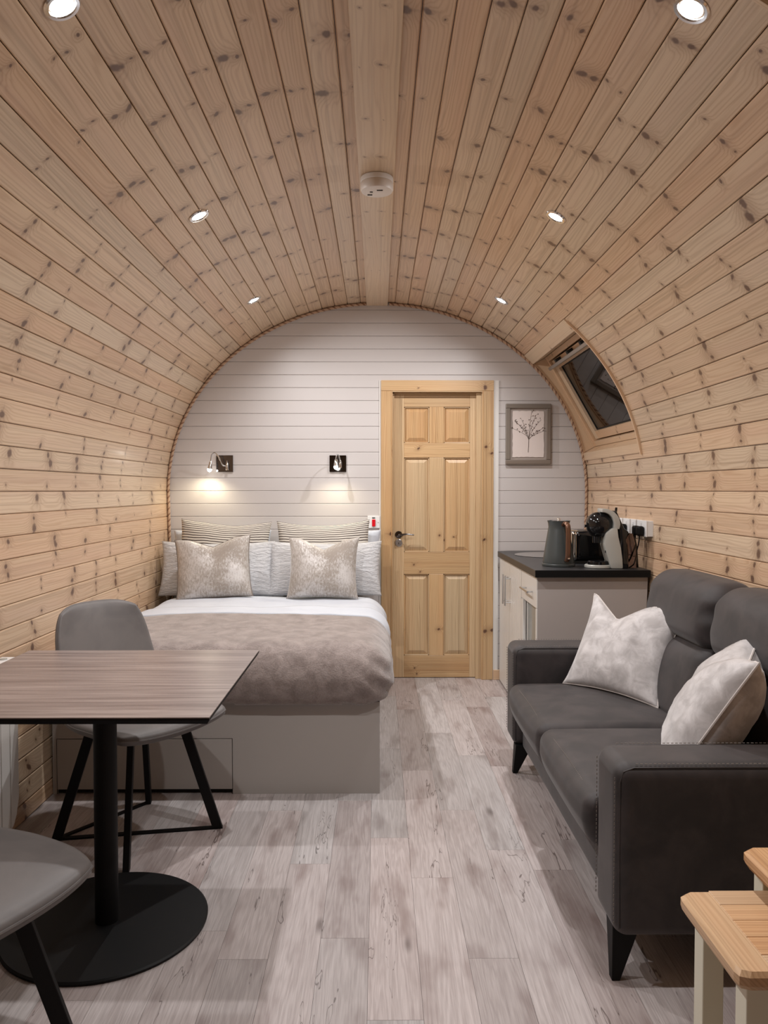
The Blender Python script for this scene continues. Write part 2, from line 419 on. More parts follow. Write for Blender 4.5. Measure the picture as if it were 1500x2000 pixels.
# ================================================================== room profile
def ell(th):   # th measured from the crown, positive to the right
    return Vector((AX*math.sin(th), 0, ZC+BZ*math.cos(th)))
def side_profile():
    """list of joint points on the right side, from the crown down to the floor"""
    N = 4000; pts = [(PI/2*k/N) for k in range(N+1)]
    cum = [0]
    for k in range(N): cum.append(cum[-1]+(ell(pts[k+1])-ell(pts[k])).length)
    L = cum[-1]; w = .0885; out = []; d = L
    import bisect
    while d > .055:
        i = min(bisect.bisect_left(cum, d), N); out.append((ell(pts[i]), pts[i])); d -= w
    out.append((ell(pts[bisect.bisect_left(cum, .055)]), .04))
    out.reverse()
    z = ZC
    while z > 0:
        z = max(0, z-w)
        if z < .02: z = 0
        out.append((Vector((AX-.045*((ZC-z)/ZC)**1.5, 0, z)), PI/2+(ZC-z)))
    return out
JP = side_profile()
def wall_x(z):
    if z >= ZC: return AX*math.sqrt(max(0, 1-((z-ZC)/BZ)**2))
    return AX-.045*((ZC-z)/ZC)**1.5
def nearest_joint(th): return min(range(len(JP)), key=lambda i: abs(JP[i][1]-th))
WIN = [(nearest_joint(math.radians(46.5)), nearest_joint(math.radians(78.5)), 4.16, Y1+.02),
       (nearest_joint(math.radians(35)), nearest_joint(math.radians(66)), .50, 1.665)]
def spans(side, i):
    """Y intervals of board i after the roof windows are cut out"""
    segs = [(Y0, Y1)]
    if side > 0:
        for a, b, ya, yb in WIN:
            if a <= i < b:
                ns = []
                for (p, q) in segs:
                    if ya > p: ns.append((p, min(q, ya)))
                    if yb < q: ns.append((max(p, yb), q))
                segs = ns
    return segs
ceiling = empty('ceiling', (0, 2, 2.6), kind='structure')
wall_left = empty('wall_left', (-1.45, 2, 0), kind='structure')
wall_right = empty('wall_right', (1.45, 2, 0), kind='structure')
def rel(vs, par): return [Vector(v)-par.location for v in vs]
shells = {id(ceiling): [], id(wall_left): [], id(wall_right): []}
for side in (1, -1):
    for i in range(len(JP)-1):
        a, tha = JP[i]; b, thb = JP[i+1]
        par = ceiling if thb < math.radians(52) else (wall_right if side > 0 else wall_left)
        A = Vector((a.x*side, 0, a.z)); B = Vector((b.x*side, 0, b.z)); e = (B-A); w = e.length; e.normalize()
        nrm = Vector((e.z, 0, -e.x));  # candidate
        if nrm.dot(Vector((A.x, 0, A.z-ZC))) < 0: nrm = -nrm
        jit = random.uniform(-.0006, .0006); gp = .0008; ch = .0042
        for (ya, yb) in spans(side, i):
            sec = [A+e*gp+nrm*.014, A+e*gp+nrm*(ch+jit), A+e*(gp+ch*.9)+nrm*jit, B-e*(gp+ch*.9)+nrm*jit, B-e*gp+nrm*(ch+jit), B-e*gp+nrm*.014]
            us = [-.01, 0, .003, w-.003, w, w+.01]
            V = []; U = []
            for y in (ya, yb):
                for p, u in zip(sec, us): V.append(Vector((p.x, y, p.z))); U.append((u, y))
            F = [tuple(range(6)), tuple(range(11, 5, -1))]+[(k, k+6, (k+1) % 6+6, (k+1) % 6) for k in range(6)]
            pk = mk('plank', rel(V, par), F, M['pine'], par, U); pk.pass_index = (i//2)*2+(side > 0)+3
            q = [A+nrm*.0145, B+nrm*.0145, B+nrm*.03, A+nrm*.03]
            V2 = [Vector((p.x, y, p.z)) for y in (ya, yb) for p in q]
            shells[id(par)].append((rel(V2, par), [(0, 1, 2, 3), (7, 6, 5, 4), (0, 4, 5, 1), (1, 5, 6, 2), (2, 6, 7, 3), (3, 7, 4, 0)]))
for par in (ceiling, wall_left, wall_right):
    V, F = join(shells[id(par)]); mk('leak_shell', V, F, M['leak_shell'], par)  # added shell behind the boards, keeps light from leaking through the gaps
# crown board with square edges
box('ridge_board', -.0775, .0675, Y0-2, Y1+.0-2, 2.577-2.6, 2.6-2.6+.01, M['beam'], ceiling, ax=1, bevel=.002)

# ---- floor
floor = empty('floor', (0, 2, 0), kind='structure')
box('underlay', -1.47, 1.47, Y0-2, 5.42-2, -.03, -.0026, M['joint'], floor)
OFF = {0: 2.87, 1: 2.57, 2: 3.12, 3: 2.77, 4: 2.62, -1: 2.22, -2: 2.67, -3: 3.12, -4: 3.26, -5: 2.45, -6: 2.95}
PW = .1412
for c in range(-10, 11):
    x0 = -.027+PW*c; x1 = x0+PW
    x0c = max(x0, -1.425); x1c = min(x1, 1.425)
    if x1c-x0c < .01: continue
    o = OFF.get(c, (c*.37) % 1+2)
    y = Y0
    cuts = [Y0]+[o+k for k in range(-6, 5) if Y0+.05 < o+k < 5.33]+[5.36]
    for ya, yb in zip(cuts[:-1], cuts[1:]):
        box('floor_plank', x0c+.0004, x1c-.0004, ya+.0004-2, yb-.0004-2, -.0026, 0, M['floor'], floor, ax=1)

# ---- back wall: white boards clipped to the arch and to the door
wall_back = empty('wall_back', (0, Y1, 0), kind='structure')
DX0, DX1, DZ = .045, .775, 2.035
z = ZC-.0885*15+.0885*.0; k = 0
zs = [ZC+.0885*j for j in range(-15, 16)]
zs[0] = 0
BW = .0885
for j in range(len(zs)-1):
    za, zb = zs[j], zs[j+1]
    if za > ZC+BZ-.01: break
    zb = min(zb, ZC+BZ-.002)
    def edge(sgn):
        return [(sgn*(wall_x(za+(zb-za)*t)-.001), za+(zb-za)*t) for t in (0, .33, .66, 1)]
    pieces = []
    R = edge(1); L = edge(-1)
    if zb <= DZ+.03:
        pieces = [[(DX0, za)]+[(DX0, zb)]+L[::-1], [(DX1, zb), (DX1, za)]+R]
        if wall_x(zb) < DX1+.02: pieces = pieces[:1]
    else:
        pieces = [L[::-1]+R]
    for pz in pieces:
        # face set back at the edges: bevelled board
        g = .0012
        cx = sum(p[0] for p in pz)/len(pz)
        def adj(p, d):
            return (p[0], min(max(p[1], za+d), zb-d))
        n = len(pz)
        V = [(x, 0.0, zz) for x, zz in (adj(p, .0035) for p in pz)]+[(x, .0035, zz) for x, zz in (adj(p, g*.4) for p in pz)]+[(x, .014, zz) for x, zz in (adj(p, g*.4) for p in pz)]
        F = [tuple(range(n)), tuple(range(3*n-1, 2*n-1, -1))]
        for l in range(2):
            F += [(l*n+i, l*n+n+i, l*n+n+(i+1) % n, l*n+(i+1) % n) for i in range(n)]
        mk('board', V, F, M['white_wall'], wall_back)
boxes('backing', [(-1.46, DX0, .015, .05, 0, 2.1), (DX1, 1.46, .015, .05, 0, 2.1), (-1.2, 1.2, .015, .05, 2.1, 2.62)], M['white_wall'], wall_back)
box('trim_1', .010, .021, Y1-.006, Y1, 0, 2.068, M['white_gloss'], None, kind='structure')
box('trim_2', .797, .832, Y1-.008, Y1, 0, 2.068, M['white_gloss'], None, kind='structure')
# wall behind the camera
wf = empty('wall_front', (0, Y0, 0), kind='structure')
out = [(AX*math.sin(t), ZC+BZ*math.cos(t)) for t in [PI/2*k/16 for k in range(-16, 17)]]+[(1.405, 0), (-1.405, 0)]
prism('panelling', out, 1, -.03, 0, M['pine'], wf)
# baseboards
box('baseboard_back', .80, .9, Y1-.016, Y1, 0, .068, M['pine_trim'], None, ax=0, bevel=.002, kind='structure')

# ================================================================== rope edging along the arch
def rope(side, label):
    r = empty('rope_trim', (side*1.0, Y1-.012, 1.3), label=label, cat='rope', group=None)
    path = []
    a_, b_ = AX-.012, BZ-.012
    th0 = .055
    N = 260
    for k in range(N+1):
        t = th0+(PI/2-th0)*k/N; path.append(Vector((side*a_*math.sin(t), Y1-.012, ZC+b_*math.cos(t))))
    for k in range(1, 121):
        zz = ZC*(1-k/120); path.append(Vector((side*(wall_x(zz)-.012), Y1-.012, zz+.004)))
    # resample
    res = [path[0]]; step = .006; acc = 0
    for p, q in zip(path[:-1], path[1:]):
        L = (q-p).length; d = step-acc
        while d < L: res.append(p.lerp(q, d/L)); d += step
        acc = L-(d-step)
    for s_ in range(3):
        pts = []
        for i, p in enumerate(res):
            t = (res[min(i+1, len(res)-1)]-res[max(i-1, 0)]).normalized(); n1 = Vector((0, 1, 0)); n2 = t.cross(n1)
            w = 2*PI*(i*step/.040+s_/3)
            pts.append(p-r.location+(n1*math.cos(w)+n2*math.sin(w))*.0052)
        tube('strand', pts, .0056, M['rope1'] if s_ else M['rope2'], r, seg=5)
rope(-1, 'twisted rope edging along the left half of the white wall arch')
rope(1, 'twisted rope edging along the right half of the white wall arch')

# ================================================================== roof windows
def roof_window(name, cfg):
    ia, ib, ya, yb = cfg
    A = JP[ia][0]; B = JP[ib][0]; L = (B-A).length; e = (B-A).normalized(); n = Vector((-e.z, 0, e.x))
    if n.x < 0: n = -n
    w = empty(name, (0, ya, 0), kind='structure')
    # local axes: s along e (down the slope), y, o outward
    def bx(nm, s0, s1, y0, y1, o0, o1, mat, parent=w, ax=None, bevel=.0015):
        V = []; U = []
        d = (s1-s0, y1-y0, o1-o0); a = d.index(max(d)) if ax is None else ax
        for s in (s0, s1):
            for y in (y0, y1):
                for o in (o0, o1):
                    p = A+e*s+n*o; V.append((p.x, y, p.z)); c = [s-s0, y-y0, o-o0]; U.append((sum(c)-c[a], c[a]+y0))
        return mk(nm, V, BF, mat, parent, U, bevel=bevel)
    H = yb-ya
    # reveal boards
    bx('reveal_board', -.02, -.002, 0, H, -.002, .20, M['pine_trim'])
    bx('reveal_board', L+.002, L+.02, 0, H, -.002, .20, M['pine_trim'])
    def side_reveal(y0, y1):
        ta, tb = JP[ia][1], JP[ib][1]; N = 12
        arc = [ell(ta+(tb-ta)*k/N) for k in range(N+1)]; far = [A+e*L+n*.2, A+n*.2]
        pl = [(p.x, p.z) for p in arc+far]
        m_ = len(pl); V = [(p[0], y, p[1]) for y in (y0, y1) for p in pl]
        U = [((p[0]-1.2)*n.x+(p[1]-1.5)*n.z, (p[0]-1.2)*e.x+(p[1]-1.5)*e.z) for y in (y0, y1) for p in pl]
        F = [tuple(range(m_)), tuple(range(2*m_-1, m_-1, -1))]+[(i, (i+1) % m_, m_+(i+1) % m_, m_+i) for i in range(m_)]
        mk('reveal_board', V, F, M['pine_trim'], w, U)
    side_reveal(-.018, 0); side_reveal(H-.03, H-.012)
    o = .10
    # fixed frame
    bx('frame', 0, L, H-.075, H-.03, o-.015, o+.075, M['pine_trim']); bx('frame', 0, L, 0, .03, o-.015, o+.075, M['pine_trim'])
    bx('frame', 0, .035, .03, H-.075, o-.015, o+.075, M['pine_trim']); bx('frame', L-.035, L, .03, H-.075, o-.015, o+.075, M['pine_trim'])
    # sash
    ya_, yb_ = .04, H-.09
    bx('sash', .045, L-.045, yb_-.07, yb_, o+.0, o+.06, M['pine_trim']); bx('sash', .045, L-.045, ya_, ya_+.05, o, o+.06, M['pine_trim'])
    bx('sash', .045, .11, ya_+.05, yb_-.07, o, o+.06, M['pine_trim']); bx('sash', L-.10, L-.045, ya_+.05, yb_-.07, o, o+.06, M['pine_trim'])
    g0, g1, h0, h1 = .11, L-.10, ya_+.05, yb_-.07
    for q in ((g0, g1, h1-.008, h1), (g0, g1, h0, h0+.008), (g0, g0+.008, h0, h1), (g1-.008, g1, h0, h1)):
        bx('gasket', *q, o+.018, o+.028, M['slot'], bevel=0)
    bx('pane', g0, g1, h0, h1, o+.022, o+.027, M['glass'], bevel=0)
    bx('dark_sheet', .02, L-.02, .02, H-.03, o+.10, o+.11, M['slot'], bevel=0)  # plain dark sheet closing the opening behind the pane
    # ventilation bar
    bar = bx('handle_bar', .072, .096, .05, H-.10, o-.05, o-.022, M['alu'], bevel=.006)
    for fy in (.2, .5, .8):
        bx('bar_bracket', .05, .075, .05+fy*(H-.15)-.015, .05+fy*(H-.15)+.015, o-.04, o, M['slot'])
    # curved battens that finish the cut planks
    ta, tb = JP[ia][1]-.05, JP[ib][1]+.05
    for (y0, y1, inn) in ((-.014, .0, .013), (H-.036 if name == 'window_1' else H, H-.024 if name == 'window_1' else H+.012, .012)):
        V = []; U = []; F = []; N = 20
        for k in range(N+1):
            t = ta+(tb-ta)*k/N
            for d in (-inn, .004):
                p = Vector(((AX+d)*math.sin(t), 0, ZC+(BZ+d)*math.cos(t)))
                for y in (y0, y1): V.append((p.x, y, p.z)); U.append((d+y-y0, (t-ta)*1.4))
        for k in range(N):
            b = 4*k; c = b+4
            for (i, j) in ((0, 1), (1, 3), (3, 2), (2, 0)): F.append((b+i, b+j, c+j, c+i))
        F += [(0, 1, 3, 2), (4*N, 4*N+2, 4*N+3, 4*N+1)]
        mk('curved_batten', V, F, M['pine_trim'], w, U)
    # flat casing boards above and below
    for s0, s1 in ((-.085, -.004), (L+.004, L+.05)):
        P0 = A+e*s0 if s0 < 0 else B+e*(s0-L)
        t = JP[ia][1]-.035 if s0 < 0 else JP[ib][1]+.022
        ctr = ell(t); dn = Vector((AX*math.cos(t), 0, -BZ*math.sin(t))).normalized(); on = Vector((-dn.z, 0, dn.x))
        if on.x < 0: on = -on
        hw = .042 if s0 < 0 else .026; V = []; U = []
        for s in (-hw, hw):
            for y in (.0, H-.024):
                for q in (-.008, .0): p = ctr+dn*s+on*q; V.append((p.x, y, p.z)); U.append((s+q, y))
        mk('casing_board', V, BF, M['pine_trim'], w, U, bevel=.001)
roof_window('window_1', WIN[0])
roof_window('window_2', WIN[1])

# ================================================================== downlights
def downlight(side, y, label, vis=True):
    th = math.radians(30.0)*side; p = ell(th); n = Vector((-math.sin(th)/AX, 0, -math.cos(th)/BZ)).normalized()
    rot = n.to_track_quat('-Z', 'Y').to_euler()
    r = empty('downlight', (p.x, y, p.z), rot, label, 'light', 'recessed ceiling downlights')
    # local -Z points into the room
    lathe('rim', [(.043, 0), (.044, -.003), (.040, -.0065), (.033, -.006), (.030, -.001), (.030, .0)], M['chrome'], r, 40)
    lathe('lens', [(.0005, -.0035), (.016, -.0035), (.027, -.002), (.0295, .0)], M['lens'], r, 32)
    ld = bpy.data.lights.new('downlight_lamp', 'SPOT'); ld.energy = DOWNLIGHT_W; ld.color = DOWNLIGHT_COL
    ld.spot_size = math.radians(168); ld.spot_blend = 1.0; ld.shadow_soft_size = .022
    lo = bpy.data.objects.new('lamp', ld); COL.objects.link(lo); lo.parent = r; lo.location = (0, 0, -.030)
ROWS = [(4.53, 'small lit ceiling downlight nearest the white wall'), (3.15, 'lit ceiling downlight in the middle row'), (1.80, 'large lit ceiling downlight at the top of the view')]
for y, lab in ROWS:
    for sd in (-1, 1):
        downlight(sd, y, lab+(', on the left side' if sd < 0 else ', on the right side'))

# smoke detector
d = empty('smoke_detector', (-.004, 3.14, 2.577), label='round white smoke detector on the central ceiling board', cat='detector')
lathe('mounting_ring', [(.062, 0), (.066, -.004), (.066, -.02), (.064, -.022)], M['white_plastic'], d, 40)
lathe('body', [(.064, -.022), (.066, -.026), (.066, -.048), (.062, -.056), (.045, -.060), (.0005, -.061)], plain('off white plastic', srgb(222, 214, 206), .45), d, 40)
for x, y, sx in ((-.022, -.01, .006), (.012, -.028, .012), (-.028, .02, .01)):
    box('vent_slot', x-sx, x+sx, y-.003, y+.003, -.0625, -.0595, M['slot'], d)

# ================================================================== door
door = empty('door_1', (.41, Y1, 0), kind='structure')
def dbox(nm, x0, x1, y0, y1, z0, z1, ax=2, mat='pine_door', bevel=.002, par=None):
    return box(nm, x0-.41, x1-.41, y0, y1, z0, z1, M[mat], par or door, ax=ax, bevel=bevel)
# architrave with a stepped edge
def arch(x0, x1, z0, z1, ax, inner):
    bl = [(x0-.41, x1-.41, -.016, 0.0, z0, z1)]
    return boxes('architrave', bl, M['pine_door'], door, ax=ax, bevel=.003)
arch(.022, .100, 0, 1.995, 2, 1); arch(.718, .797, 0, 1.995, 2, -1); arch(.022, .797, 1.995, 2.068, 0, 0)
for q in ((.092, .100, 0, 1.995, 2), (.718, .726, 0, 1.995, 2), (.10, .718, 1.987, 1.995, 0)):
    dbox('bead', q[0], q[1], -.020, -.015, q[2], q[3], q[4])
dbox('jamb', .075, .104, -.002, .10, 0, 2.0); dbox('jamb', .714, .745, -.002, .10, 0, 2.0); dbox('jamb', .09, .73, -.002, .10, 1.990, 2.02, 0)
dbox('stop', .104, .114, .02, .042, 0, 1.99); dbox('stop', .680, .714, .015, .042, 0, 1.99); dbox('stop', .104, .714, .02, .042, 1.978, 1.99, 0)
LY = .045   # leaf face
dbox('stile', .106, .182, LY, LY+.04, .004, 1.984); dbox('stile', .640, .712, LY, LY+.04, .004, 1.984)
lz = lambda py: 1.316-(py-957)/279.5
rails = [(lz(796), 1.984), (lz(894), lz(866)), (lz(1121), lz(1078)), (.004, lz(1281))]
for a, b in rails: dbox('rail', .182, .640, LY, LY+.04, a, b, 0)
for (a, b) in ((rails[1][1], rails[0][0]), (rails[2][1], rails[1][0]), (rails[3][1], rails[2][0])):
    dbox('muntin', .358, .458, LY, LY+.04, a, b)
    for (x0, x1) in ((.182, .358), (.458, .640)):
        m = .036; t = .012
        V = []; U = []
        for (ins, yy) in ((0, LY+.018), (.008, LY+.018), (m, LY+.004), (m+.001, LY+.004)):
            for (x, zz) in ((x0+ins, a+ins), (x1-ins, a+ins), (x1-ins, b-ins), (x0+ins, b-ins)):
                V.append((x-.41, yy, zz)); U.append((x-x0, zz))
        F = []
        for l in range(3): F += [(l*4+i, l*4+(i+1) % 4, l*4+4+(i+1) % 4, l*4+4+i) for i in range(4)]
        F.append((12, 13, 14, 15)); F.append((0, 3, 2, 1))
        mk('panel', V, F, M['pine_door'], door, U, fixn=True)
        for (qa, qb, qc, qd, axx) in ((x0, x0+.008, a, b, 2), (x1-.008, x1, a, b, 2), (x0, x1, a, a+.008, 0), (x0, x1, b-.008, b, 0)):
            dbox('moulding', qa, qb, LY+.006, LY+.02, qc, qd, axx, bevel=.002)
# lever handle and escutcheon
hz = 1.005
V, F = join([lathegeo([(.0005, 0), (.024, 0), (.026, .003), (.024, .008), (.0005, .008)], 28)])
def ylathe(nm, prof, c, mat, par, seg=28):
    V, F = lathegeo(prof, seg); V = [(v[0]+c[0], c[1]-v[2], v[1]+c[2]) for v in V]
    return mk(nm, V, F, mat, par, smooth='auto')
rose = ylathe('door_handle', [(.024, 0), (.026, .003), (.023, .008), (.011, .009), (.010, .045), (.0005, .046)], (.145-.41, LY, hz), M['darkmirror'], door)
tube('lever', [(.145-.41, LY-.042, hz), (.165-.41, LY-.046, hz+.001), (.20-.41, LY-.045, hz+.006), (.25-.41, LY-.043, hz)], [.009, .008, .006, .005], M['darkmirror'], rose, 10, sm=0)
ylathe('escutcheon', [(.026, 0), (.027, .003), (.022, .007), (.012, .007), (.012, .010), (.0005, .010)], (.145-.41, LY, hz-.058), M['steel'], door)
box('keyhole', .143-.41, .147-.41, LY-.0115, LY-.009, hz-.066, hz-.054, M['slot'], door)

# ================================================================== picture
pic = empty('framed_picture', (1.034, Y1, 1.70), label='grey wooden framed pressed plant print hung right of the pine door', cat='picture')
PWd, PH = .156, .208
fw = .032
for (x0, x1, z0, z1, ax) in ((-PWd, PWd, PH-fw, PH, 0), (-PWd, PWd, -PH, -PH+fw, 0), (-PWd, -PWd+fw, -PH+fw, PH-fw, 2), (PWd-fw, PWd, -PH+fw, PH-fw, 2)):
    box('frame_side', x0, x1, -.026, -.001, z0, z1, M['frame'], pic, ax=ax, bevel=.005)
box('mount', -PWd+fw-.002, PWd-fw+.002, -.012, -.006, -PH+fw-.002, PH-fw+.002, M['mount'], pic)
# deckle edged paper
pp = []
def dk(): return random.uniform(-.0018, .0018)
pw, ph = .108, .158
for k in range(14): pp.append((-pw+2*pw*k/14+dk(), -ph+dk()))
for k in range(20): pp.append((pw+dk(), -ph+2*ph*k/20+dk()))
for k in range(14): pp.append((pw-2*pw*k/14+dk(), ph+dk()))
for k in range(20): pp.append((-pw+dk(), ph-2*ph*k/20+dk()))
prism('paper', pp, 1, -.016, -.0135, M['paper'], pic)
parts = []
rp = random.Random(5)
base = Vector((0, -.0165, -.125)); fork = Vector((.004, -.0165, -.02))
parts.append(tubegeo([base, Vector((.002, -.0165, -.08)), fork], [.0018, .0018, .0016], 5))
for k in range(9):
    a = math.radians(-62+124*k/8+rp.uniform(-6, 6)); L = .10+.07*math.cos(a)+rp.uniform(-.015, .015)
    st = fork+Vector((0, 0, -.03+rp.uniform(0, .03)))
    pts = [st+Vector((math.sin(a)*L*t*(.5+.5*t), 0, math.cos(a)*L*t)) for t in (0, .25, .5, .75, 1)]
    parts.append(tubegeo(pts, [.0013, .0011, .001, .0009, .0007], 4))
    for q in range(7):
        t = .35+.65*q/6; i = min(int(t*4), 3); p = pts[i].lerp(pts[i+1], t*4-i)
        d_ = Vector((rp.uniform(-1, 1), 0, rp.uniform(-.2, 1))).normalized()*rp.uniform(.008, .018)
        parts.append(tubegeo([p, p+d_], .0006, 3))
        c = p+d_; rr = rp.uniform(.0028, .0042)
        parts.append(([c+Vector((rr*math.cos(w*PI/3), 0, rr*math.sin(w*PI/3))) for w in range(6)]+[c+Vector((0, -.0008, 0))], [(i_, (i_+1) % 6, 6) for i_ in range(6)]))
V, F = join(parts); mk('pressed_plant', V, F, M['plant'], pic)

# ================================================================== reading lamps
def reading_lamp(x, z, path, label, aim):
    r = empty('reading_lamp', (x, Y1, z), label=label, cat='lamp', group=None)
    box('wall_plate', -.057, .057, -.012, -.001, -.057, .057, M['darkmirror'], r, bevel=.001)
    st = path[0]
    V, F = lathegeo([(.010, -.03), (.010, .006), (.006, .02), (.0005, .034)], 14, st); mk('stem', V, F, M['chrome'], r, smooth='auto')
    tube('flexible_arm', [Vector(p) for p in path], .0045, M['chrome'], r, 8, sm=8)
    e_ = Vector(path[-1]); d_ = Vector(aim).normalized()
    rot = d_.to_track_quat('-Z', 'Y')
    prof = [(.006, .012), (.010, .004), (.013, -.02), (.0155, -.040), (.0135, -.040), (.011, -.03), (.0005, -.029)]
    V, F = lathegeo(prof, 20); mk('lamp_head', [e_+rot @ Vector(v) for v in V], F, M['chrome'], r, smooth='auto')
    V, F = lathegeo([(.0005, -.060), (.008, -.057), (.0145, -.048), (.0145, -.038), (.0005, -.035)], 16)
    mk('bulb', [e_+rot @ Vector(v) for v in V], F, M['bulb'], r, smooth='auto')
    ld = bpy.data.lights.new('reading_light', 'SPOT'); ld.energy = READING_W; ld.color = READING_COL; ld.spot_size = math.radians(165); ld.spot_blend = .7; ld.shadow_soft_size = .012
    lo = bpy.data.objects.new('light', ld); COL.objects.link(lo); lo.parent = r; lo.location = e_+d_*.065; lo.rotation_euler = rot.to_euler()
reading_lamp(-1.052, 1.497, [(.02, -.03, -.015), (-.004, -.055, -.012), (-.02, -.08, .03), (-.045, -.095, .068), (-.068, -.105, .055), (-.075, -.11, .0)],
             'chrome bedside reading lamp on square wall plate, bent out to the left', (-.15, -.05, -1))
reading_lamp(-.275, 1.497, [(.018, -.03, .0), (.012, -.05, .045), (.0, -.09, .06), (-.004, -.12, .045), (-.006, -.13, .015)],
             'chrome bedside reading lamp on square wall plate beside the pine door', (0, -.25, -1))
# red isolator switch and socket next to the door
sw = empty('isolator_switch', (-.029, Y1, 1.095), label='white wall switch with red rocker above the pillows', cat='switch')
box('plate', -.042, .042, -.010, 0, -.042, .042, M['white_plastic'], sw, bevel=.002)
box('rocker', -.011, .012, -.017, -.010, -.03, .018, M['red'], sw, bevel=.002, label='red rocker')
box('indicator', -.010, .010, -.0125, -.010, .026, .032, M['slot'], sw)
for s_ in (-1, 1): ylathe('screw', [(.003, 0), (.003, .001), (.0005, .0012)], (s_*.031, -.010, -.003), M['steel'], sw, 10)
so = empty('wall_socket', (-.026, Y1, .988), label='plain white blank plate under the red switch', cat='socket')
box('plate', -.042, .042, -.009, 0, -.042, .042, M['white_plastic'], so, bevel=.002)
box('cover', -.03, .03, -.011, -.009, -.014, .02, M['white_plastic'], so, bevel=.001)
for s_ in (-1, 1): ylathe('screw', [(.003, 0), (.003, .001), (.0005, .0012)], (s_*.036, -.009, .0), M['steel'], so, 10)

# ================================================================== bed
BX0, BX1, BY0, BY1 = -1.404, .008, 3.295, 5.285
bed = empty('bed', ((BX0+BX1)/2, (BY0+BY1)/2, 0), label='double bed on a pale grey panelled box base against the white wall', cat='bed')
bo = bed.location
def bb(nm, x0, x1, y0, y1, z0, z1, mat, **k): return box(nm, x0-bo.x, x1-bo.x, y0-bo.y, y1-bo.y, z0, z1, M[mat], bed, **k)
# front panel around the drawer
dx0, dx1, dz0, dz1 = -1.388, -.628, .022, .243
boxes('front_panel', [(BX0-bo.x, dx0-bo.x, BY0-bo.y, BY0+.018-bo.y, 0, .40), (dx1-bo.x, BX1-bo.x, BY0-bo.y, BY0+.018-bo.y, 0, .40), (dx0-bo.x, dx1-bo.x, BY0-bo.y, BY0+.018-bo.y, dz1, .40)], M['bed_board'], bed)
bb('drawer_front', dx0+.003, dx1-.003, BY0-.001, BY0+.017, dz0, dz1-.003, 'bed_board', bevel=.001)
bb('kick_recess', dx0, dx1, BY0+.02, BY0+.03, 0, .24, 'slot')
bb('side_panel', BX1-.018, BX1, BY0+.018, BY1, 0, .40, 'bed_board')
bb('side_panel', BX0, BX0+.018, BY0+.03, BY1, 0, .40, 'bed_board')
bb('top_board', BX0+.018, BX1-.018, BY0+.03, BY1, .38, .40, 'bed_board')
rbox('mattress', ((BX0+BX1)/2-bo.x, (BY0+BY1)/2+.0-bo.y, .495), (.66, .96, .093), .03, M['white_sheet'], bed, 3, 4)

# duvet: one thick rounded slab over the mattress, draped over foot and right side
DC = Vector((-.672, 4.09, .512)); DH = (.725, .865, .130); DR = .125
def duvet_fn(off):
    def f(q):
        p = Vector(q); W_ = p+DC
        # puffiness, sag between the edges
        nz = noise.noise(Vector((W_.x*3.1, W_.y*2.6, 1.7)))*.012+noise.noise(Vector((W_.x*7, W_.y*9, 4.2)))*.006
        nrm = Vector((p.x/DH[0], p.y/DH[1], p.z/DH[2])); 
        top = max(0, p.z/DH[2])
        p.z += nz*top-.020*abs(p.x/DH[0])**6*top
        # vertical pleats on the foot and right side
        side = max(0, min(1, (abs(p.x)/DH[0]-.86)/.14)); foot = max(0, min(1, (-p.y/DH[1]-.88)/.12))
        pl = noise.noise(Vector((W_.x*9, W_.y*9, W_.z*3)))*.014+noise.noise(Vector((W_.x*26, W_.y*26, W_.z*5)))*.004
        if foot > 0: p.y -= pl*foot*(.4+.6*side)
        if side > 0 and p.x > 0: p.x += pl*side
        # corner folds
        cr = math.exp(-((W_.x-.03)**2+(W_.y-3.27)**2)/.012)
        ang = math.atan2(W_.z-.62, W_.y-3.4)
        p += Vector((1, -1, 0)).normalized()*cr*(.010*math.sin(W_.z*75+W_.x*60))
        d = Vector((p.x, p.y, p.z)); inn = Vector([max(-(DH[i]-DR), min(DH[i]-DR, d[i])) for i in range(3)]); dd = d-inn
        if dd.length > 1e-6: p += dd.normalized()*off
        # soft hem line above the base
        return p
    return f
def duvet_piece(nm, off, y0, y1, mat, parent=None, ths=.0):
    V, F = rboxgeo(*DH, DR, 7, 60, duvet_fn(off))
    V = [v+DC for v in V]
    if 1:
        if y0 is None: y0, y1 = 0, 9
        keep = [f for f in F if all(y0 <= V[i].y <= y1 for i in f) and not (sum(V[i].z for i in f)/len(f) < .402)]
        used = sorted({i for f in keep for i in f}); mp = {o: n for n, o in enumerate(used)}
        V = [V[i] for i in used]; F = [tuple(mp[i] for i in f) for f in keep]
    o = mk(nm, V, F, M[mat], parent, [(v.x, v.y) for v in V], smooth=True, fixn=True)
    if ths:
        m = o.modifiers.new('thickness', 'SOLIDIFY'); m.thickness = ths; m.offset = -1
    return o
dv = duvet_piece('duvet', 0, None, None, 'white_sheet', ths=.03); tagit(dv, 'plump white duvet spread over the bed', 'duvet')
bl_ = duvet_piece('blanket', .016, 0, 4.06, 'blanket', ths=.012); tagit(bl_, 'taupe fleece blanket draped over the foot of the bed', 'blanket')
sf = duvet_piece('folded_sheet', .013, 4.07, 4.36, 'white_sheet', ths=.010); tagit(sf, 'white turned-down sheet band folded above the taupe blanket', 'sheet')

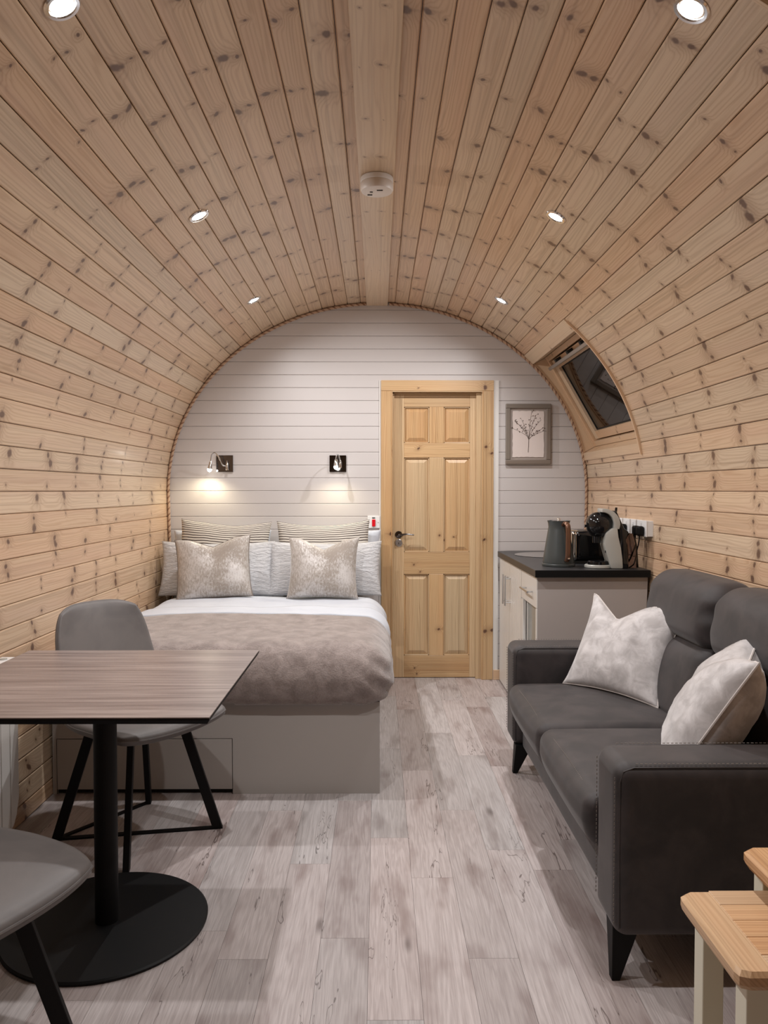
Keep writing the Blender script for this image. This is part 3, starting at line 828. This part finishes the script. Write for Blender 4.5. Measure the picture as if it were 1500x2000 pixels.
# ================================================================== pillows and cushions
def wrinkle(P, u, v, s, amp, sc, seed):
    w = noise.noise(Vector((P.x*sc, P.z*sc, seed+s*3)))*amp
    return w*max(0, 1-max(abs(u), abs(v))**6)
def cushion(name, label, cat, loc, rz, tilt, w, h, t, mat, c=-.07, p=2.4, chop=0, chopx=0, pipe=None, group=None, seed=0, amp=.006, roll=0, sag=0, e=.5, n=28, topdip=0):
    """loc: centre of the bottom edge; rz turns about the vertical; tilt leans the top away from the front (local -Y)"""
    def fn(P, u, v, s):
        P = Vector(P)
        vv = (v+1)/2
        if chop:
            d = abs(u-chopx)
            k = max(0, 1-d/.62)
            P.z -= chop*h*k**1.1*vv**2.2
            P.y *= 1-.35*k*vv**2
        P.z -= topdip*h*(1-u*u)*vv**3
        P.y += wrinkle(P, u, v, s, amp, 9, seed)+wrinkle(P, u, v, s, amp*.5, 22, seed+9)
        # radiating corner creases
        r_ = (1-abs(u))**2+(1-abs(v))**2
        a_ = math.atan2(1-abs(v), 1-abs(u))
        P.y += s*math.sin(a_*11+seed)*.004*math.exp(-r_*9)*(1-math.exp(-r_*60))
        P.y += -sag*(1-v*v)*.5
        P.z += h/2
        if P.z < .02: P.z = P.z*.6+.008
        return P
    V, F, U, E_ = puffgeo(w, h, t, c, p, 2.2, e, .005, n, fn)
    o = mk(name, V, F, M[mat], None, U, smooth=True)
    o.location = loc; o.rotation_mode = 'XYZ'
    o.rotation_euler = (Matrix.Rotation(rz, 3, 'Z') @ Matrix.Rotation(-tilt, 3, 'X') @ Matrix.Rotation(roll, 3, 'Y')).to_euler()
    tagit(o, label, cat, group)
    if pipe: tube('piping', E_, .0038, M[pipe], o, 6, closed=True)
    return o
R = math.radians
# back pair, then front pair of white pillows
ZB = .637
cushion('pillow', 'white pillow standing behind the left striped cushion, against the wall', 'pillow', (-1.055, 5.17, ZB), 0, R(8), .66, .41, .13, 'white_sheet', -.05, seed=1, group='white pillows')
cushion('pillow', 'white pillow standing behind the right striped cushion, beside the door frame', 'pillow', (-.33, 5.17, ZB), 0, R(8), .70, .41, .13, 'white_sheet', -.05, seed=2, group='white pillows')
cushion('pillow', 'crinkled white pillow leaning at the left end of the bed', 'pillow', (-1.045, 4.93, ZB-.01), 0, R(17), .74, .37, .15, 'waffle', -.05, seed=3, topdip=.03, group='white pillows')
cushion('pillow', 'crinkled white pillow leaning at the right end of the bed beside the door', 'pillow', (-.345, 4.93, ZB-.01), 0, R(17), .74, .37, .15, 'waffle', -.05, seed=4, topdip=.03, group='white pillows')
cushion('cushion', 'cream striped cushion on the left, behind the taupe silver cushion', 'cushion', (-1.03, 5.065, .70), R(-3), R(10), .61, .42, .13, 'stripes', -.05, chop=.03, chopx=.2, seed=5, roll=R(2), topdip=.035, group='striped cushions')
cushion('cushion', 'cream striped cushion on the right, below the red switch', 'cushion', (-.355, 5.065, .70), R(2), R(10), .62, .42, .13, 'stripes', -.05, seed=6, roll=R(-1), topdip=.06, group='striped cushions')
cushion('cushion', 'distressed silver and taupe cushion at the front left of the pillows', 'cushion', (-1.012, 4.755, .635), R(4), R(18), .47, .40, .16, 'silver', -.07, chop=.13, seed=7, pipe='silver_piping', roll=R(-4), group='silver cushions')
cushion('cushion', 'distressed silver cushion at the front right of the pillows', 'cushion', (-.345, 4.745, .635), R(-2), R(18), .45, .40, .16, 'silver', -.09, chop=.16, seed=8, pipe=None, group='silver cushions')

# ================================================================== dining table
T = empty('dining_table', (-.822, 2.30, 0), label='square smoky walnut table on a black pedestal, by the left wall', cat='table')
tx0, tx1, ty0, ty1 = -1.230+.822, -.420+.822, 1.900-2.30, 2.705-2.30
box('tabletop', tx0, tx1, ty0, ty1, .7475, .750, M['tabletop'], T, ax=0)
V = []; F = []
for z_, ins in ((.7474, 0), (.742, .0005), (.732, .006)):
    V += [(tx0+ins, ty0+ins, z_), (tx1-ins, ty0+ins, z_), (tx1-ins, ty1-ins, z_), (tx0+ins, ty1-ins, z_)]
F = [(0, 1, 2, 3), (8, 11, 10, 9)]+[(l*4+i, l*4+4+i, l*4+4+(i+1) % 4, l*4+(i+1) % 4) for l in range(2) for i in range(4)]
mk('edge_board', V, F, M['black'], T)
box('support_plate', -.17, .17, -.17, .17, .725, .7318, M['black'], T, bevel=.001)
lathe('pole', [(.034, .012), (.034, .725)], M['black'], T, 36)
lathe('base_plate', [(.285, 0), (.298, .002), (.299, .008), (.294, .012), (.0005, .0125)], M['black'], T, 96)

# ================================================================== dining chairs
def build_chair(loc, rz, label):
    r = empty('dining_chair', (loc[0], loc[1], 0), (0, 0, rz), label, 'chair', 'grey dining chairs')
    def seatf(P, u, v, s):   # panel built in XZ then laid flat: z->y
        x, y, th = P.x*(1-.20*max(0, v)**1.5), P.z-.012, P.y
        return Vector((x, y, .452-s*0+(-th)+.018*u*u+.012*(max(0, v))**2-.012*max(0, -v)**3))
    V, F, U, E_ = puffgeo(.525, .475, .062, .10, 4, 3, .45, .022, 24, seatf)
    st = mk('seat', V, F, M['chair'], r, U, smooth=True)
    tube('piping', [p+Vector((0, 0, .002)) for p in E_], .004, M['chair'], st, 6, closed=True)
    def backf(P, u, v, s):
        hgt = (v+1)/2
        y = .185+.085*hgt+.02*hgt*hgt+P.y-.055*u*u*(.6+.4*hgt)-.04*(1-hgt)**3
        return Vector((P.x*(1.0-.16*hgt+.0*(1-hgt)), y, .66+P.z))
    V, F, U, E_ = puffgeo(.46, .415, .045, .13, 4, 3, .45, .02, 24, backf)
    bk = mk('backrest', V, F, M['chair'], r, U, smooth=True)
    tube('piping', E_, .004, M['chair'], bk, 6, closed=True)
    feet = {}
    for i, (sx, sy) in enumerate(((-1, -1), (1, -1), (1, 1), (-1, 1))):
        a = Vector((sx*.115, sy*.115, .432)); b = Vector((sx*.210, sy*.210, .0))
        d_ = Vector((sx, sy, 0)).normalized(); t_ = Vector((-sy, sx, 0)).normalized()
        hw, ht = .019, .011
        V = []
        for p, zz in ((a, 0), (b, 0)):
            for (q, w_) in ((-1, -1), (1, -1), (1, 1), (-1, 1)): V.append(p+d_*q*hw+t_*w_*ht)
        mk('leg', V, [(0, 1, 2, 3), (7, 6, 5, 4)]+[(k, k+4, (k+1) % 4+4, (k+1) % 4) for k in range(4)], M['black'], r, bevel=.002)
        feet[(sx, sy)] = b
    boxes('under_frame', [(-.13, .13, -.13, .13, .418, .428)], M['black'], r)
    for a, b in (((-1, 1), (1, -1)),):
        p, q = feet[a], feet[b]; d_ = (q-p).normalized(); t_ = Vector((-d_.y, d_.x, 0))
        V = [x+t_*w_+Vector((0, 0, h_)) for x in (p, q) for (w_, h_) in ((-.011, .0), (.011, .0), (.011, .007), (-.011, .007))]
        mk('floor_bar', V, [(0, 1, 2, 3), (7, 6, 5, 4)]+[(k, k+4, (k+1) % 4+4, (k+1) % 4) for k in range(4)], M['black'], r)
    p, q = feet[(1, 1)], feet[(-1, 1)]
    box('floor_bar', q.x, p.x, q.y-.009, q.y+.009, 0, .007, M['black'], r)
    return r
build_chair((-.916, 2.912), R(54.4), 'grey upholstered dining chair at the far side of the table, by the bed')
build_chair((-.960, 1.622), R(62), 'grey upholstered dining chair at the near left corner, cut by the frame')

# radiator on the left wall
rad = empty('radiator', (-1.36, 2.4, 0), label='white slatted electric radiator on the left wall beyond the table', cat='radiator')
def rounded(y0, y1, z0, z1, r0, n=6):
    pts = []
    for (cy, cz, a0) in ((y1-r0, z1-.02, 0), (y0+.02, z1-.02, 90), (y0+.02, z0+.02, 180), (y1-r0, z0+r0, 270)):
        rr = r0 if (a0 == 270) else .02
        if a0 == 0: cy = y1-.02
        for k in range(n+1):
            a = math.radians(a0+90*k/n); pts.append((cy+rr*math.cos(a), cz+rr*math.sin(a)))
    return pts
ybeg, yend = -.62, .43
prism('body', rounded(ybeg, yend, .07, .69, .10), 0, -.03, .015, M['white_gloss'], rad)
k = 0
w_ = .067
y = yend
while y-w_ > ybeg:
    z0 = .07+(.035 if k == 0 else .0); 
    poly = [(y-.002, .19 if k == 0 else .075), (y-.002, .685), (y-w_+.003, .685), (y-w_+.003, .078)]
    if k == 0: poly = [(y-.002, .18), (y-.002, .685), (y-w_+.003, .685), (y-w_+.003, .082), (y-.045, .09), (y-.022, .12)]
    prism('slat', poly, 0, .015, .03, M['white_gloss'], rad, bevel=.003)
    y -= w_; k += 1
box('control_panel', -.028, .03, yend-.13, yend, .690, .700, M['white_plastic'], rad, bevel=.002)
lathe('dial', [(.013, .7), (.012, .704), (.0005, .7045)], M['greyplastic'], rad, 20, c=(0, yend-.045, 0))

# ================================================================== sofa
SF = empty('sofa', (1.03, 2.83, 0), label='charcoal brown two seat sofa with padded headrests against the right wall', cat='sofa')
so_ = SF.location
def L3(x, y, z): return (x-so_.x, y-so_.y, z)
SX = .622
def armf(yc, sgn):
    def f(q):
        p = Vector(q)
        # front face leans in slightly toward the bottom
        pass
        p.y += sgn*-.004*math.cos(p.z*6)
        return p
    return f
for yc in (2.075, 3.595):
    a = rbox('arm', L3((SX+1.425)/2, yc, .365), ((1.425-SX)/2, .098, .232), .04, M['sofa'], SF, 5, 8, fn=armf(yc, 1))
    # stitched seams along the outer and inner edges
    for s_ in (-1, 1):
        pts = []
        yy = yc+s_*.0905
        for k in range(9): z_ = .16+(.55-.16)*k/8; pts.append(Vector(L3(SX+.012, yy, z_)))
        pts += [Vector(L3(SX+.022, yy-s_*.002, .578)), Vector(L3(SX+.05, yy-s_*.002, .588))]
        for k in range(1, 6): pts.append(Vector(L3(SX+.05+.6*k/5, yy-s_*.002, .5885)))
        tube('seam', pts, .0022, M['sofa'], a, 6)
    # dashes of contrasting thread
    parts = []
    for s_ in (-1, 1):
        yy = yc+s_*.082
        for k in range(60):
            x = SX+.055+k*.012
            if x < 1.25: parts.append(tubegeo([L3(x, yy, .5965), L3(x+.007, yy, .5965)], .0012, 4))
        for k in range(34):
            z_ = .17+k*.012; xo = SX+.0005
            if z_ < .565: parts.append(tubegeo([L3(xo, yy-.0, z_), L3(xo, yy, z_+.007)], .0012, 4))
    V, F = join(parts); mk('stitching', V, F, M['stitch'], a, kind='stuff')
rbox('base', L3(1.03, 2.835, .222), (.365, .67, .092), .018, M['sofa'], SF, 3, 6)
rbox('back_frame', L3(1.36, 2.835, .47), (.06, .78, .32), .035, M['sofa'], SF, 3, 6, fn=lambda q: Vector((q.x+.02*(q.z/.32), q.y, q.z)))
for yc in (2.505, 3.165):
    def sf_(q):
        p = Vector(q); hx, hy, hz = .305, .33, .083
        if p.z > 0: p.z += .020*(1-(p.x/hx)**2)*(1-(p.y/hy)**2)
        if p.x < 0: p.x -= .012*(1-(p.y/hy)**4)*(1-min(1, abs(p.z)/hz)**2)
        if p.z < 0 and p.x < -.2: p.x += .02*(-p.z/hz)
        return p
    sc = rbox('seat_cushion', L3(.905, yc, .352), (.305, .3295, .083), .045, M['sofa'], SF, 5, 12, fn=sf_)
    pts = [L3(.613+.004*abs((y_/.31))**4, yc+y_, .412+.006*(1-(y_/.31)**2)) for y_ in [-.31+.62*k/14 for k in range(15)]]
    tube('seam', pts, .0020, M['sofa'], sc, 6)
    parts = []
    for k in range(50):
        y_ = -.30+.012*k
        if y_ < .3: parts.append(tubegeo([L3(.6245, yc+y_, .425+.010*(1-(y_/.33)**2)), L3(.6245, yc+y_+.007, .425+.010*(1-(y_/.33)**2))], .0011, 4))
    V, F = join(parts); mk('stitching', V, F, M['stitch'], sc, kind='stuff')
    def bf(q):
        p = Vector(q); hx, hy, hz = .09, .325, .17
        if p.x < 0: p.x -= .035*(1-(p.y/hy)**2)*(1-(p.z/hz)**2)
        p.x += p.z*.30
        return p
    rbox('back_cushion', L3(1.262, yc, .568), (.088, .324, .155), .055, M['sofa'], SF, 5, 12, fn=bf)
    def hf(q):
        p = Vector(q); hx, hy, hz = .09, .325, .135
        b = (1-(p.y/hy)**4)
        if p.x < 0: p.x -= .030*b*(1-(p.z/hz)**2)
        if p.z > 0: p.z += .012*b
        p.x += p.z*.16
        # gathers at the seam
        g_ = math.exp(-((abs(p.y)-hy)/.05)**2)
        p.x += g_*.006*math.sin(p.z*70)
        return p
    rbox('headrest', L3(1.325, yc, .828), (.095, .327, .128), .075, M['sofa'], SF, 6, 14, fn=hf)
for (x, y_, sy) in ((.66, 2.06, -1), (.66, 3.46+.05, 1), (1.36, 2.06, -1), (1.36, 3.51, 1)):
    sx = -1 if x < 1 else 1
    V = []
    for (z_, h_, hy_, ox, oy) in ((.145, .038, .03, .01*-sx, 0), (0, .011, .013, sx*.022, sy*.030)):
        for (q, w_) in ((-1, -1), (1, -1), (1, 1), (-1, 1)): V.append(L3(x+ox+q*h_, y_+oy+w_*hy_, z_))
    mk('leg', V, [(0, 1, 2, 3), (7, 6, 5, 4)]+[(k, k+4, (k+1) % 4+4, (k+1) % 4) for k in range(4)], M['black'], SF, bevel=.002)
# throw cushions
cushion('cushion', 'pale grey velvet cushion with piping at the far end of the sofa', 'cushion', (.975, 3.235, .438), math.atan2(-.35, .25), R(29),   .49, .45, .15, 'velvet', -.12, chop=.19, chopx=-.3, pipe='piping', seed=11, amp=.010, group='velvet cushions')
cushion('cushion', 'pale grey velvet cushion leaning behind the near sofa arm', 'cushion', (.95, 2.43, .435), R(-117), R(31), .50, .47, .23, 'velvet', -.12, chop=.06, pipe='piping', seed=12, amp=.012, roll=R(0), group='velvet cushions')

# ================================================================== kitchen units
CX = .838; KY0, KY1 = 4.03, 5.285; KT = .857
cab = empty('sink_cabinet', (1.13, 4.88, 0), label='white cabinet with two grooved doors and bar handles, next to the door', cat='cabinet')
def grooved(nm, ya, yb, za, zb, par, org, step=.04):
    """door skin facing -X with vertical V grooves"""
    pts = []; y = ya; n_ = max(2, round((yb-ya)/step)); st = (yb-ya)/n_
    for k in range(n_):
        a = ya+k*st
        pts += [(CX+.003 if k else CX, a), (CX, a+.003), (CX, a+st-.003)]
    pts += [(CX, yb)]; pts = [(x-org.x, y_-org.y) for x, y_ in pts]
    poly = pts+[(CX+.018-org.x, yb-org.y), (CX+.018-org.x, ya-org.y)]
    V = [(x, y_, za) for x, y_ in poly]+[(x, y_, zb) for x, y_ in poly]; n2 = len(poly)
    F = [tuple(range(n2)), tuple(range(2*n2-1, n2-1, -1))]+[(i, n2+i, n2+(i+1) % n2, (i+1) % n2) for i in range(n2)]
    return mk(nm, V, F, M['white_gloss'], par)
def bar_handle(par, org, p, q, mat='steel'):
    P, Q = Vector(p), Vector(q); d_ = (Q-P).normalized()
    a = P+d_*.02; b = Q-d_*.02
    parts = [tubegeo([P, Q], .0055, 10)]
    for m in (a, b): parts.append(tubegeo([m, Vector((CX, m.y, m.z))], .004, 8))
    V, F = join(parts); return mk('handle', [v-org for v in map(Vector, V)], F, M[mat], par, smooth='auto')
co = cab.location
wx = lambda z: wall_x(z)-.012
boxes('body', [(CX+.02-co.x, 1.395-co.x, 4.465-co.y, KY1-co.y, .10, KT)], M['white_gloss'], cab)
box('plinth', CX+.04-co.x, CX+.055-co.x, 4.465-co.y, KY1-co.y, 0, .10, M['white_gloss'], cab)
for ya, yb, hy in ((4.47, 4.868, 4.83), (4.872, KY1-.03, 4.915)):
    dr = grooved('door', ya, yb, .012, KT-.005, cab, co)
    bar_handle(dr, co, (CX-.034, hy, .585), (CX-.034, hy, .775))
dc = empty('drawer_cabinet', (1.13, 4.25, 0), label='white end cabinet with drawer and open frame under the worktop', cat='cabinet')
do = dc.location
endp = [(CX+.004, 0), (1.398, 0), (1.405, .3), (1.425, KT), (CX+.004, KT)]
prism('end_panel', [(x-do.x, z_) for x, z_ in endp], 1, KY0-do.y, KY0+.018-do.y, plain('pale grey cabinet side', srgb(180, 172, 168), .35), dc)
drw = box('drawer', CX-do.x, CX+.018-do.x, KY0+.002-do.y, 4.462-do.y, .690, KT-.005, M['white_gloss'], dc, bevel=.0015)
bar_handle(drw, do, (CX-.032, 4.12, .765), (CX-.032, 4.33, .765))
for (ya, yb, za, zb) in ((KY0+.002, KY0+.03, .012, .686), (4.41, 4.462, .012, .686), (KY0+.03, 4.41, .012, .06)):
    box('frame_rail', CX-do.x, CX+.018-do.x, ya-do.y, yb-do.y, za, zb, M['white_gloss'], dc, bevel=.001)
box('frame_rail', CX+.02-do.x, CX+.03-do.x, 4.38-do.y, 4.40-do.y, .06, .686, M['white_gloss'], dc)
box('panel', CX+.026-do.x, CX+.034-do.x, KY0+.03-do.y, 4.38-do.y, .06, .686, M['nichepanel'], dc, label='grey inset panel')
# worktop
wt = empty('worktop', (1.13, 4.65, KT), label='dark grey speckled worktop over the white cabinets', cat='worktop')
WX = .822; WY0 = 3.995; WT = .897
poly = [(WX, WY0), (1.427, WY0), (1.427, KY1+.008), (.905, KY1+.008), (WX-.0, KY1-.03)]
V, F = prismgeo([(x-1.13, y_-4.65) for x, y_ in poly], 2, KT+.001-KT, WT-KT)
mk('slab', V, F, M['worktop'], wt, bevel=.003)
box('edging', WX-1.13, 1.427-1.13, WY0-.002-4.65, WY0-.0005-4.65, .002, WT-KT-.001, M['black'], wt)
sk = empty('sink', (1.09, 4.93, WT), label='round stainless steel sink set in the worktop behind the kettle', cat='sink')
lathe('rim', [(.165, .0), (.205, .0005), (.207, .0025), (.200, .004), (.172, .004), (.166, .001)], M['steel'], sk, 48)
lathe('bowl', [(.0005, .0012), (.03, .0012), (.12, .0014), (.155, .002), (.169, .0035)], M['steel'], sk, 48)
lathe('drain', [(.0005, .003), (.02, .003), (.022, .0015)], M['darkmirror'], sk, 20)

# kettle
kt = empty('kettle', (1.000, 4.235, WT), (0, 0, R(-74)), 'tall slate grey kettle with brown handle on the worktop', 'kettle')
lathe('base', [(.086, 0), (.090, .003), (.090, .012), (.086, .016), (.0005, .017)], M['kettle'], kt, 40)
prof = [(.086, .017), (.0865, .022), (.081, .06), (.073, .11), (.065, .16), (.0585, .20), (.056, .215), (.058, .235), (.063, .25), (.060, .25), (.054, .235), (.0005, .235)]
V, F = lathegeo(prof, 48)
V = [(v[0]+(-.018 if v[0] < -.045 and abs(v[1]) < .022 else 0)*max(0, (v[2]-.19)/.06) if v[2] > .19 else v[0], v[1], v[2]) for v in V]
mk('body', V, F, M['kettle'], kt, smooth='auto')
lathe('lid', [(.053, .236), (.051, .246), (.03, .251), (.0005, .252)], M['chrome'], kt, 32)
lathe('lid_knob', [(.006, .25), (.010, .258), (.009, .263), (.0005, .264)], M['chrome'], kt, 16)
hp = [(.052, 0, .228), (.075, 0, .238), (.098, 0, .225), (.105, 0, .18), (.104, 0, .12), (.101, 0, .06), (.088, 0, .035)]
V, F = tubegeo(smoothpath(hp, 6), .015, 12, flat=.7)
mk('handle', V, F, M['bronze'], kt, smooth='auto', label='brown bronze handle')
box('handle_button', .1055, .1145, -.006, .006, .045, .052, M['chrome'], kt, bevel=.001)

# toaster
tt = empty('toaster', (1.235, 4.44, WT), (0, 0, R(8)), 'black toaster with chrome end and top behind the kettle', 'toaster')
rbox('body', (0, 0, .098), (.125, .082, .086), .03, M['black_gloss'], tt, 5, 4)
rbox('chrome_end', (-.128, 0, .098), (.020, .078, .084), .018, M['chrome'], tt, 4, 3)
box('base', -.13, .12, -.07, .07, 0, .014, M['slot'], tt, bevel=.003)
box('top_plate', -.105, .105, -.060, .060, .182, .1865, M['chrome'], tt, bevel=.001)
for y_ in (-.025, .025): box('slot', -.09, .09, y_-.011, y_+.011, .1862, .1872, M['slot'], tt)
for y_ in (-.03, .03):
    box('lever_slot', -.150, -.1475, y_-.003, y_+.003, .05, .16, M['slot'], tt)
    box('lever', -.172, -.146, y_-.016, y_+.016, .128, .138, M['black_gloss'], tt, bevel=.002)
    V, F = lathegeo([(.011, 0), (.012, .008), (.0005, .011)], 16); mk('knob', [(-.147-v[2], y_+v[0], .045+v[1]) for v in V], F, M['chrome'], tt, smooth='auto')

# capsule coffee machine, seen from its side
cm = empty('coffee_machine', (1.215, 4.125, WT), (0, 0, R(-4)), 'black and grey capsule coffee machine at the near end of the worktop', 'coffee maker')
def xzprism(nm, poly, y0, y1, mat, bevel=.004, **k):
    return prism(nm, poly, 1, y0, y1, M[mat], cm, bevel=bevel, smooth='auto', **k)
# drip base
V, F = lathegeo([(.058, 0), (.064, .003), (.064, .014), (.060, .018), (.0005, .018)], 40, (-.025, 0, 0), 1.15, 1)
mk('drip_tray_base', V, F, M['greyplastic'], cm, smooth='auto')
V, F = lathegeo([(.050, .018), (.050, .034), (.045, .038), (.0005, .038)], 40, (-.025, 0, 0), 1.15, 1)
mk('drip_tray', V, F, M['black_gloss'], cm, smooth='auto')
# body column: lofted side profile
col_l = [(.030, .0), (.022, .03), (.008, .075), (-.004, .12), (-.006, .15), (.0, .19)]
col_r = [(.062, .22), (.068, .17), (.082, .11), (.090, .05), (.093, .0)]
xzprism('side_shell', col_l+[(.03, .215)]+col_r, -.062, .062, 'greyplastic', .008, label='grey side shell')
# arched grey band over the head
band = [(-.012+.088*math.cos(a), .238+.088*math.sin(a)*.93) for a in [R(-20+115*k/12) for k in range(13)]]
band2 = [(-.015+.058*math.cos(a), .236+.064*math.sin(a)) for a in [R(95-115*k/12) for k in range(13)]]
xzprism('arched_band', band+band2, -.060, .060, 'greyplastic', .003)
# round glossy head
V, F = rboxgeo(.07, .066, .068, .064, 8, 2)
mk('brewing_head', [Vector(v)+Vector((-.022, 0, .232)) for v in V], F, M['black_gloss'], cm, smooth=True)
V, F = lathegeo([(.022, .135), (.024, .175), (.03, .20)], 20, (-.035, 0, 0)); mk('capsule_spout', V, F, M['black_gloss'], cm, smooth='auto')
tube('lever', [(.052, 0, .285), (.066, 0, .305), (.068, 0, .325)], [.008, .007, .006], M['black_gloss'], cm, 10)
tube('nose_knob', [(-.088, 0, .225), (-.100, 0, .226)], [.006, .008], M['black_gloss'], cm, 12)
xzprism('rear_housing', [(.072, 0), (.093, .0), (.120, .0), (.118, .08), (.108, .16), (.122, .195), (.098, .215), (.078, .26), (.055, .31), (.045, .3), (.068, .24), (.075, .17)], -.055, .055, 'black_gloss', .004)
xzprism('water_tank', [(.123, .004), (.178, .004), (.170, .12), (.155, .185), (.126, .19), (.112, .16), (.121, .08)], -.045, .045, 'smoke', .004, label='smoked water tank')
for y_ in (-.02, .0, .018): box('switch', -.0, .008, y_-.003-.045, y_+.003-.045, .085, .097, M['black_gloss'], cm) if y_ == 0 else None

# sockets on the right wall above the worktop
def socket(y0, y1, z0, z1, label, plugs=(), screws=True):
    zc = (z0+z1)/2; s = empty('wall_socket', (wall_x(zc), (y0+y1)/2, zc), label=label, cat='socket', group='right wall sockets')
    hy = (y1-y0)/2; hz_ = (z1-z0)/2
    box('back_box', -.030, .012, -hy+.002, hy-.002, -hz_+.002, hz_-.002, M['white_plastic'], s, bevel=.002)
    box('plate', -.038, -.030, -hy, hy, -hz_, hz_, M['white_plastic'], s, bevel=.0025)
    box('rocker', -.0415, -.038, -.008, .008, hz_-.03, hz_-.012, M['white_plastic'], s, bevel=.001)
    return s
s1 = socket(4.02, 4.165, 1.068, 1.154, 'white double wall socket with two black plugs, nearest the sofa')
s2 = socket(4.185, 4.27, 1.068, 1.154, 'white single switch plate between the two sockets with plugs')
s3 = socket(4.29, 4.40, 1.068, 1.154, 'white wall socket with one black plug, behind the coffee machine')
s4 = socket(4.42, 4.50, 1.068, 1.154, 'white wall plate furthest from the sofa, half behind the coffee machine')
def plug(y, label, end):
    x = wall_x(1.1)-.038
    p = empty('plug', (x, y, 1.098), label=label, cat='plug')
    rbox('body', (-.018, 0, 0), (.018, .022, .026), .012, M['black'], p, 4, 2)
    e_ = Vector(end)-p.location
    tube('cable', [(-.02, 0, -.02), (-.024, 0, -.06), (-.018+e_.x*.2, e_.y*.3+.01, -.12), (e_.x*.6, e_.y*.8+.015, -.175), (e_.x, e_.y, e_.z)], .0035, M['black'], p, 8, sm=6)
plug(4.06, 'black plug in the near half of the double wall socket', (1.345, 4.09, WT+.006))
plug(4.125, 'black plug in the far half of the double wall socket', (1.33, 4.16, WT+.006))
plug(4.345, 'black plug in the wall socket behind the coffee machine', (1.36, 4.36, WT+.006))

# ================================================================== nest of side tables
def side_table(x0, x1, y0, y1, h, label, th=.034):
    t = empty('side_table', ((x0+x1)/2, (y0+y1)/2, 0), label=label, cat='table', group='nest of side tables')
    o = t.location; X0, X1, Y0_, Y1_ = x0-o.x, x1-o.x, y0-o.y, y1-o.y
    eb = .068
    def topbox(nm, a, b, c, d_, ax, cut=0):
        return box(nm, a, b, c, d_, h-th, h, M['oak'], t, ax=ax, bevel=.0015)
    # end boards with clipped corners
    def endb(xa, xb, flip):
        cx = .02
        pts = [(xa+cx, Y0_), (xb, Y0_), (xb, Y1_), (xa+cx, Y1_), (xa+.004, Y1_-.012), (xa, Y1_-.03), (xa, Y0_+.02), (xa+.004, Y0_+.006)] if not flip else [(xa, Y0_), (xb-cx, Y0_), (xb, Y0_+.02), (xb, Y1_-.02), (xb-cx, Y1_), (xa, Y1_)]
        n_ = len(pts); V = []; U = []
        for z_, ins in ((h-th, .006), (h-th+.010, 0), (h-.008, 0), (h, .007)):
            cxm = sum(p[0] for p in pts)/n_; cym = (Y0_+Y1_)/2
            for p in pts:
                fx = 1 if (p[0]-xa < .03) != flip or (flip and xb-p[0] < .03) else 0
                V.append((p[0]+(ins if not flip else -ins)*fx, p[1]+(ins if p[1] < cym else -ins), z_)); U.append((p[0]-xa+z_-h, p[1]))
        F = [tuple(range(n_))[::-1], tuple(range(3*n_, 4*n_))]+[(l*n_+i, l*n_+(i+1) % n_, l*n_+n_+(i+1) % n_, l*n_+n_+i) for l in range(3) for i in range(n_)]
        mk('end_board', V, F, M['oak'], t, U)
    endb(X0, X0+eb, False); endb(X1-eb, X1, True)
    n_ = 5; w_ = (Y1_-Y0_)/n_
    for k in range(n_):
        topbox('board', X0+eb+.0005, X1-eb-.0005, Y0_+k*w_+.0005, Y0_+(k+1)*w_-.0005, 0)
    lw = .044 if h < .5 else .040
    for a in (X0+.028, X1-.028-lw):
        for b in (Y0_+.028, Y1_-(.028 if h < .5 else .010)-lw):
            box('leg', a, a+lw, b, b+lw, 0, h-th, M['cream'], t, ax=2, bevel=.002)
    box('apron', X0+.04, X1-.04, Y1_-.028-.03, Y1_-.04, h-th-.05, h-th, M['cream'], t)
    return t
side_table(.646, 1.05, 1.345, 1.632, .45, 'small oak topped cream side table, lower and nearer one of the nest')
side_table(.808, 1.32, 1.12, 1.688, .52, 'taller oak topped cream side table at the right edge of the view')
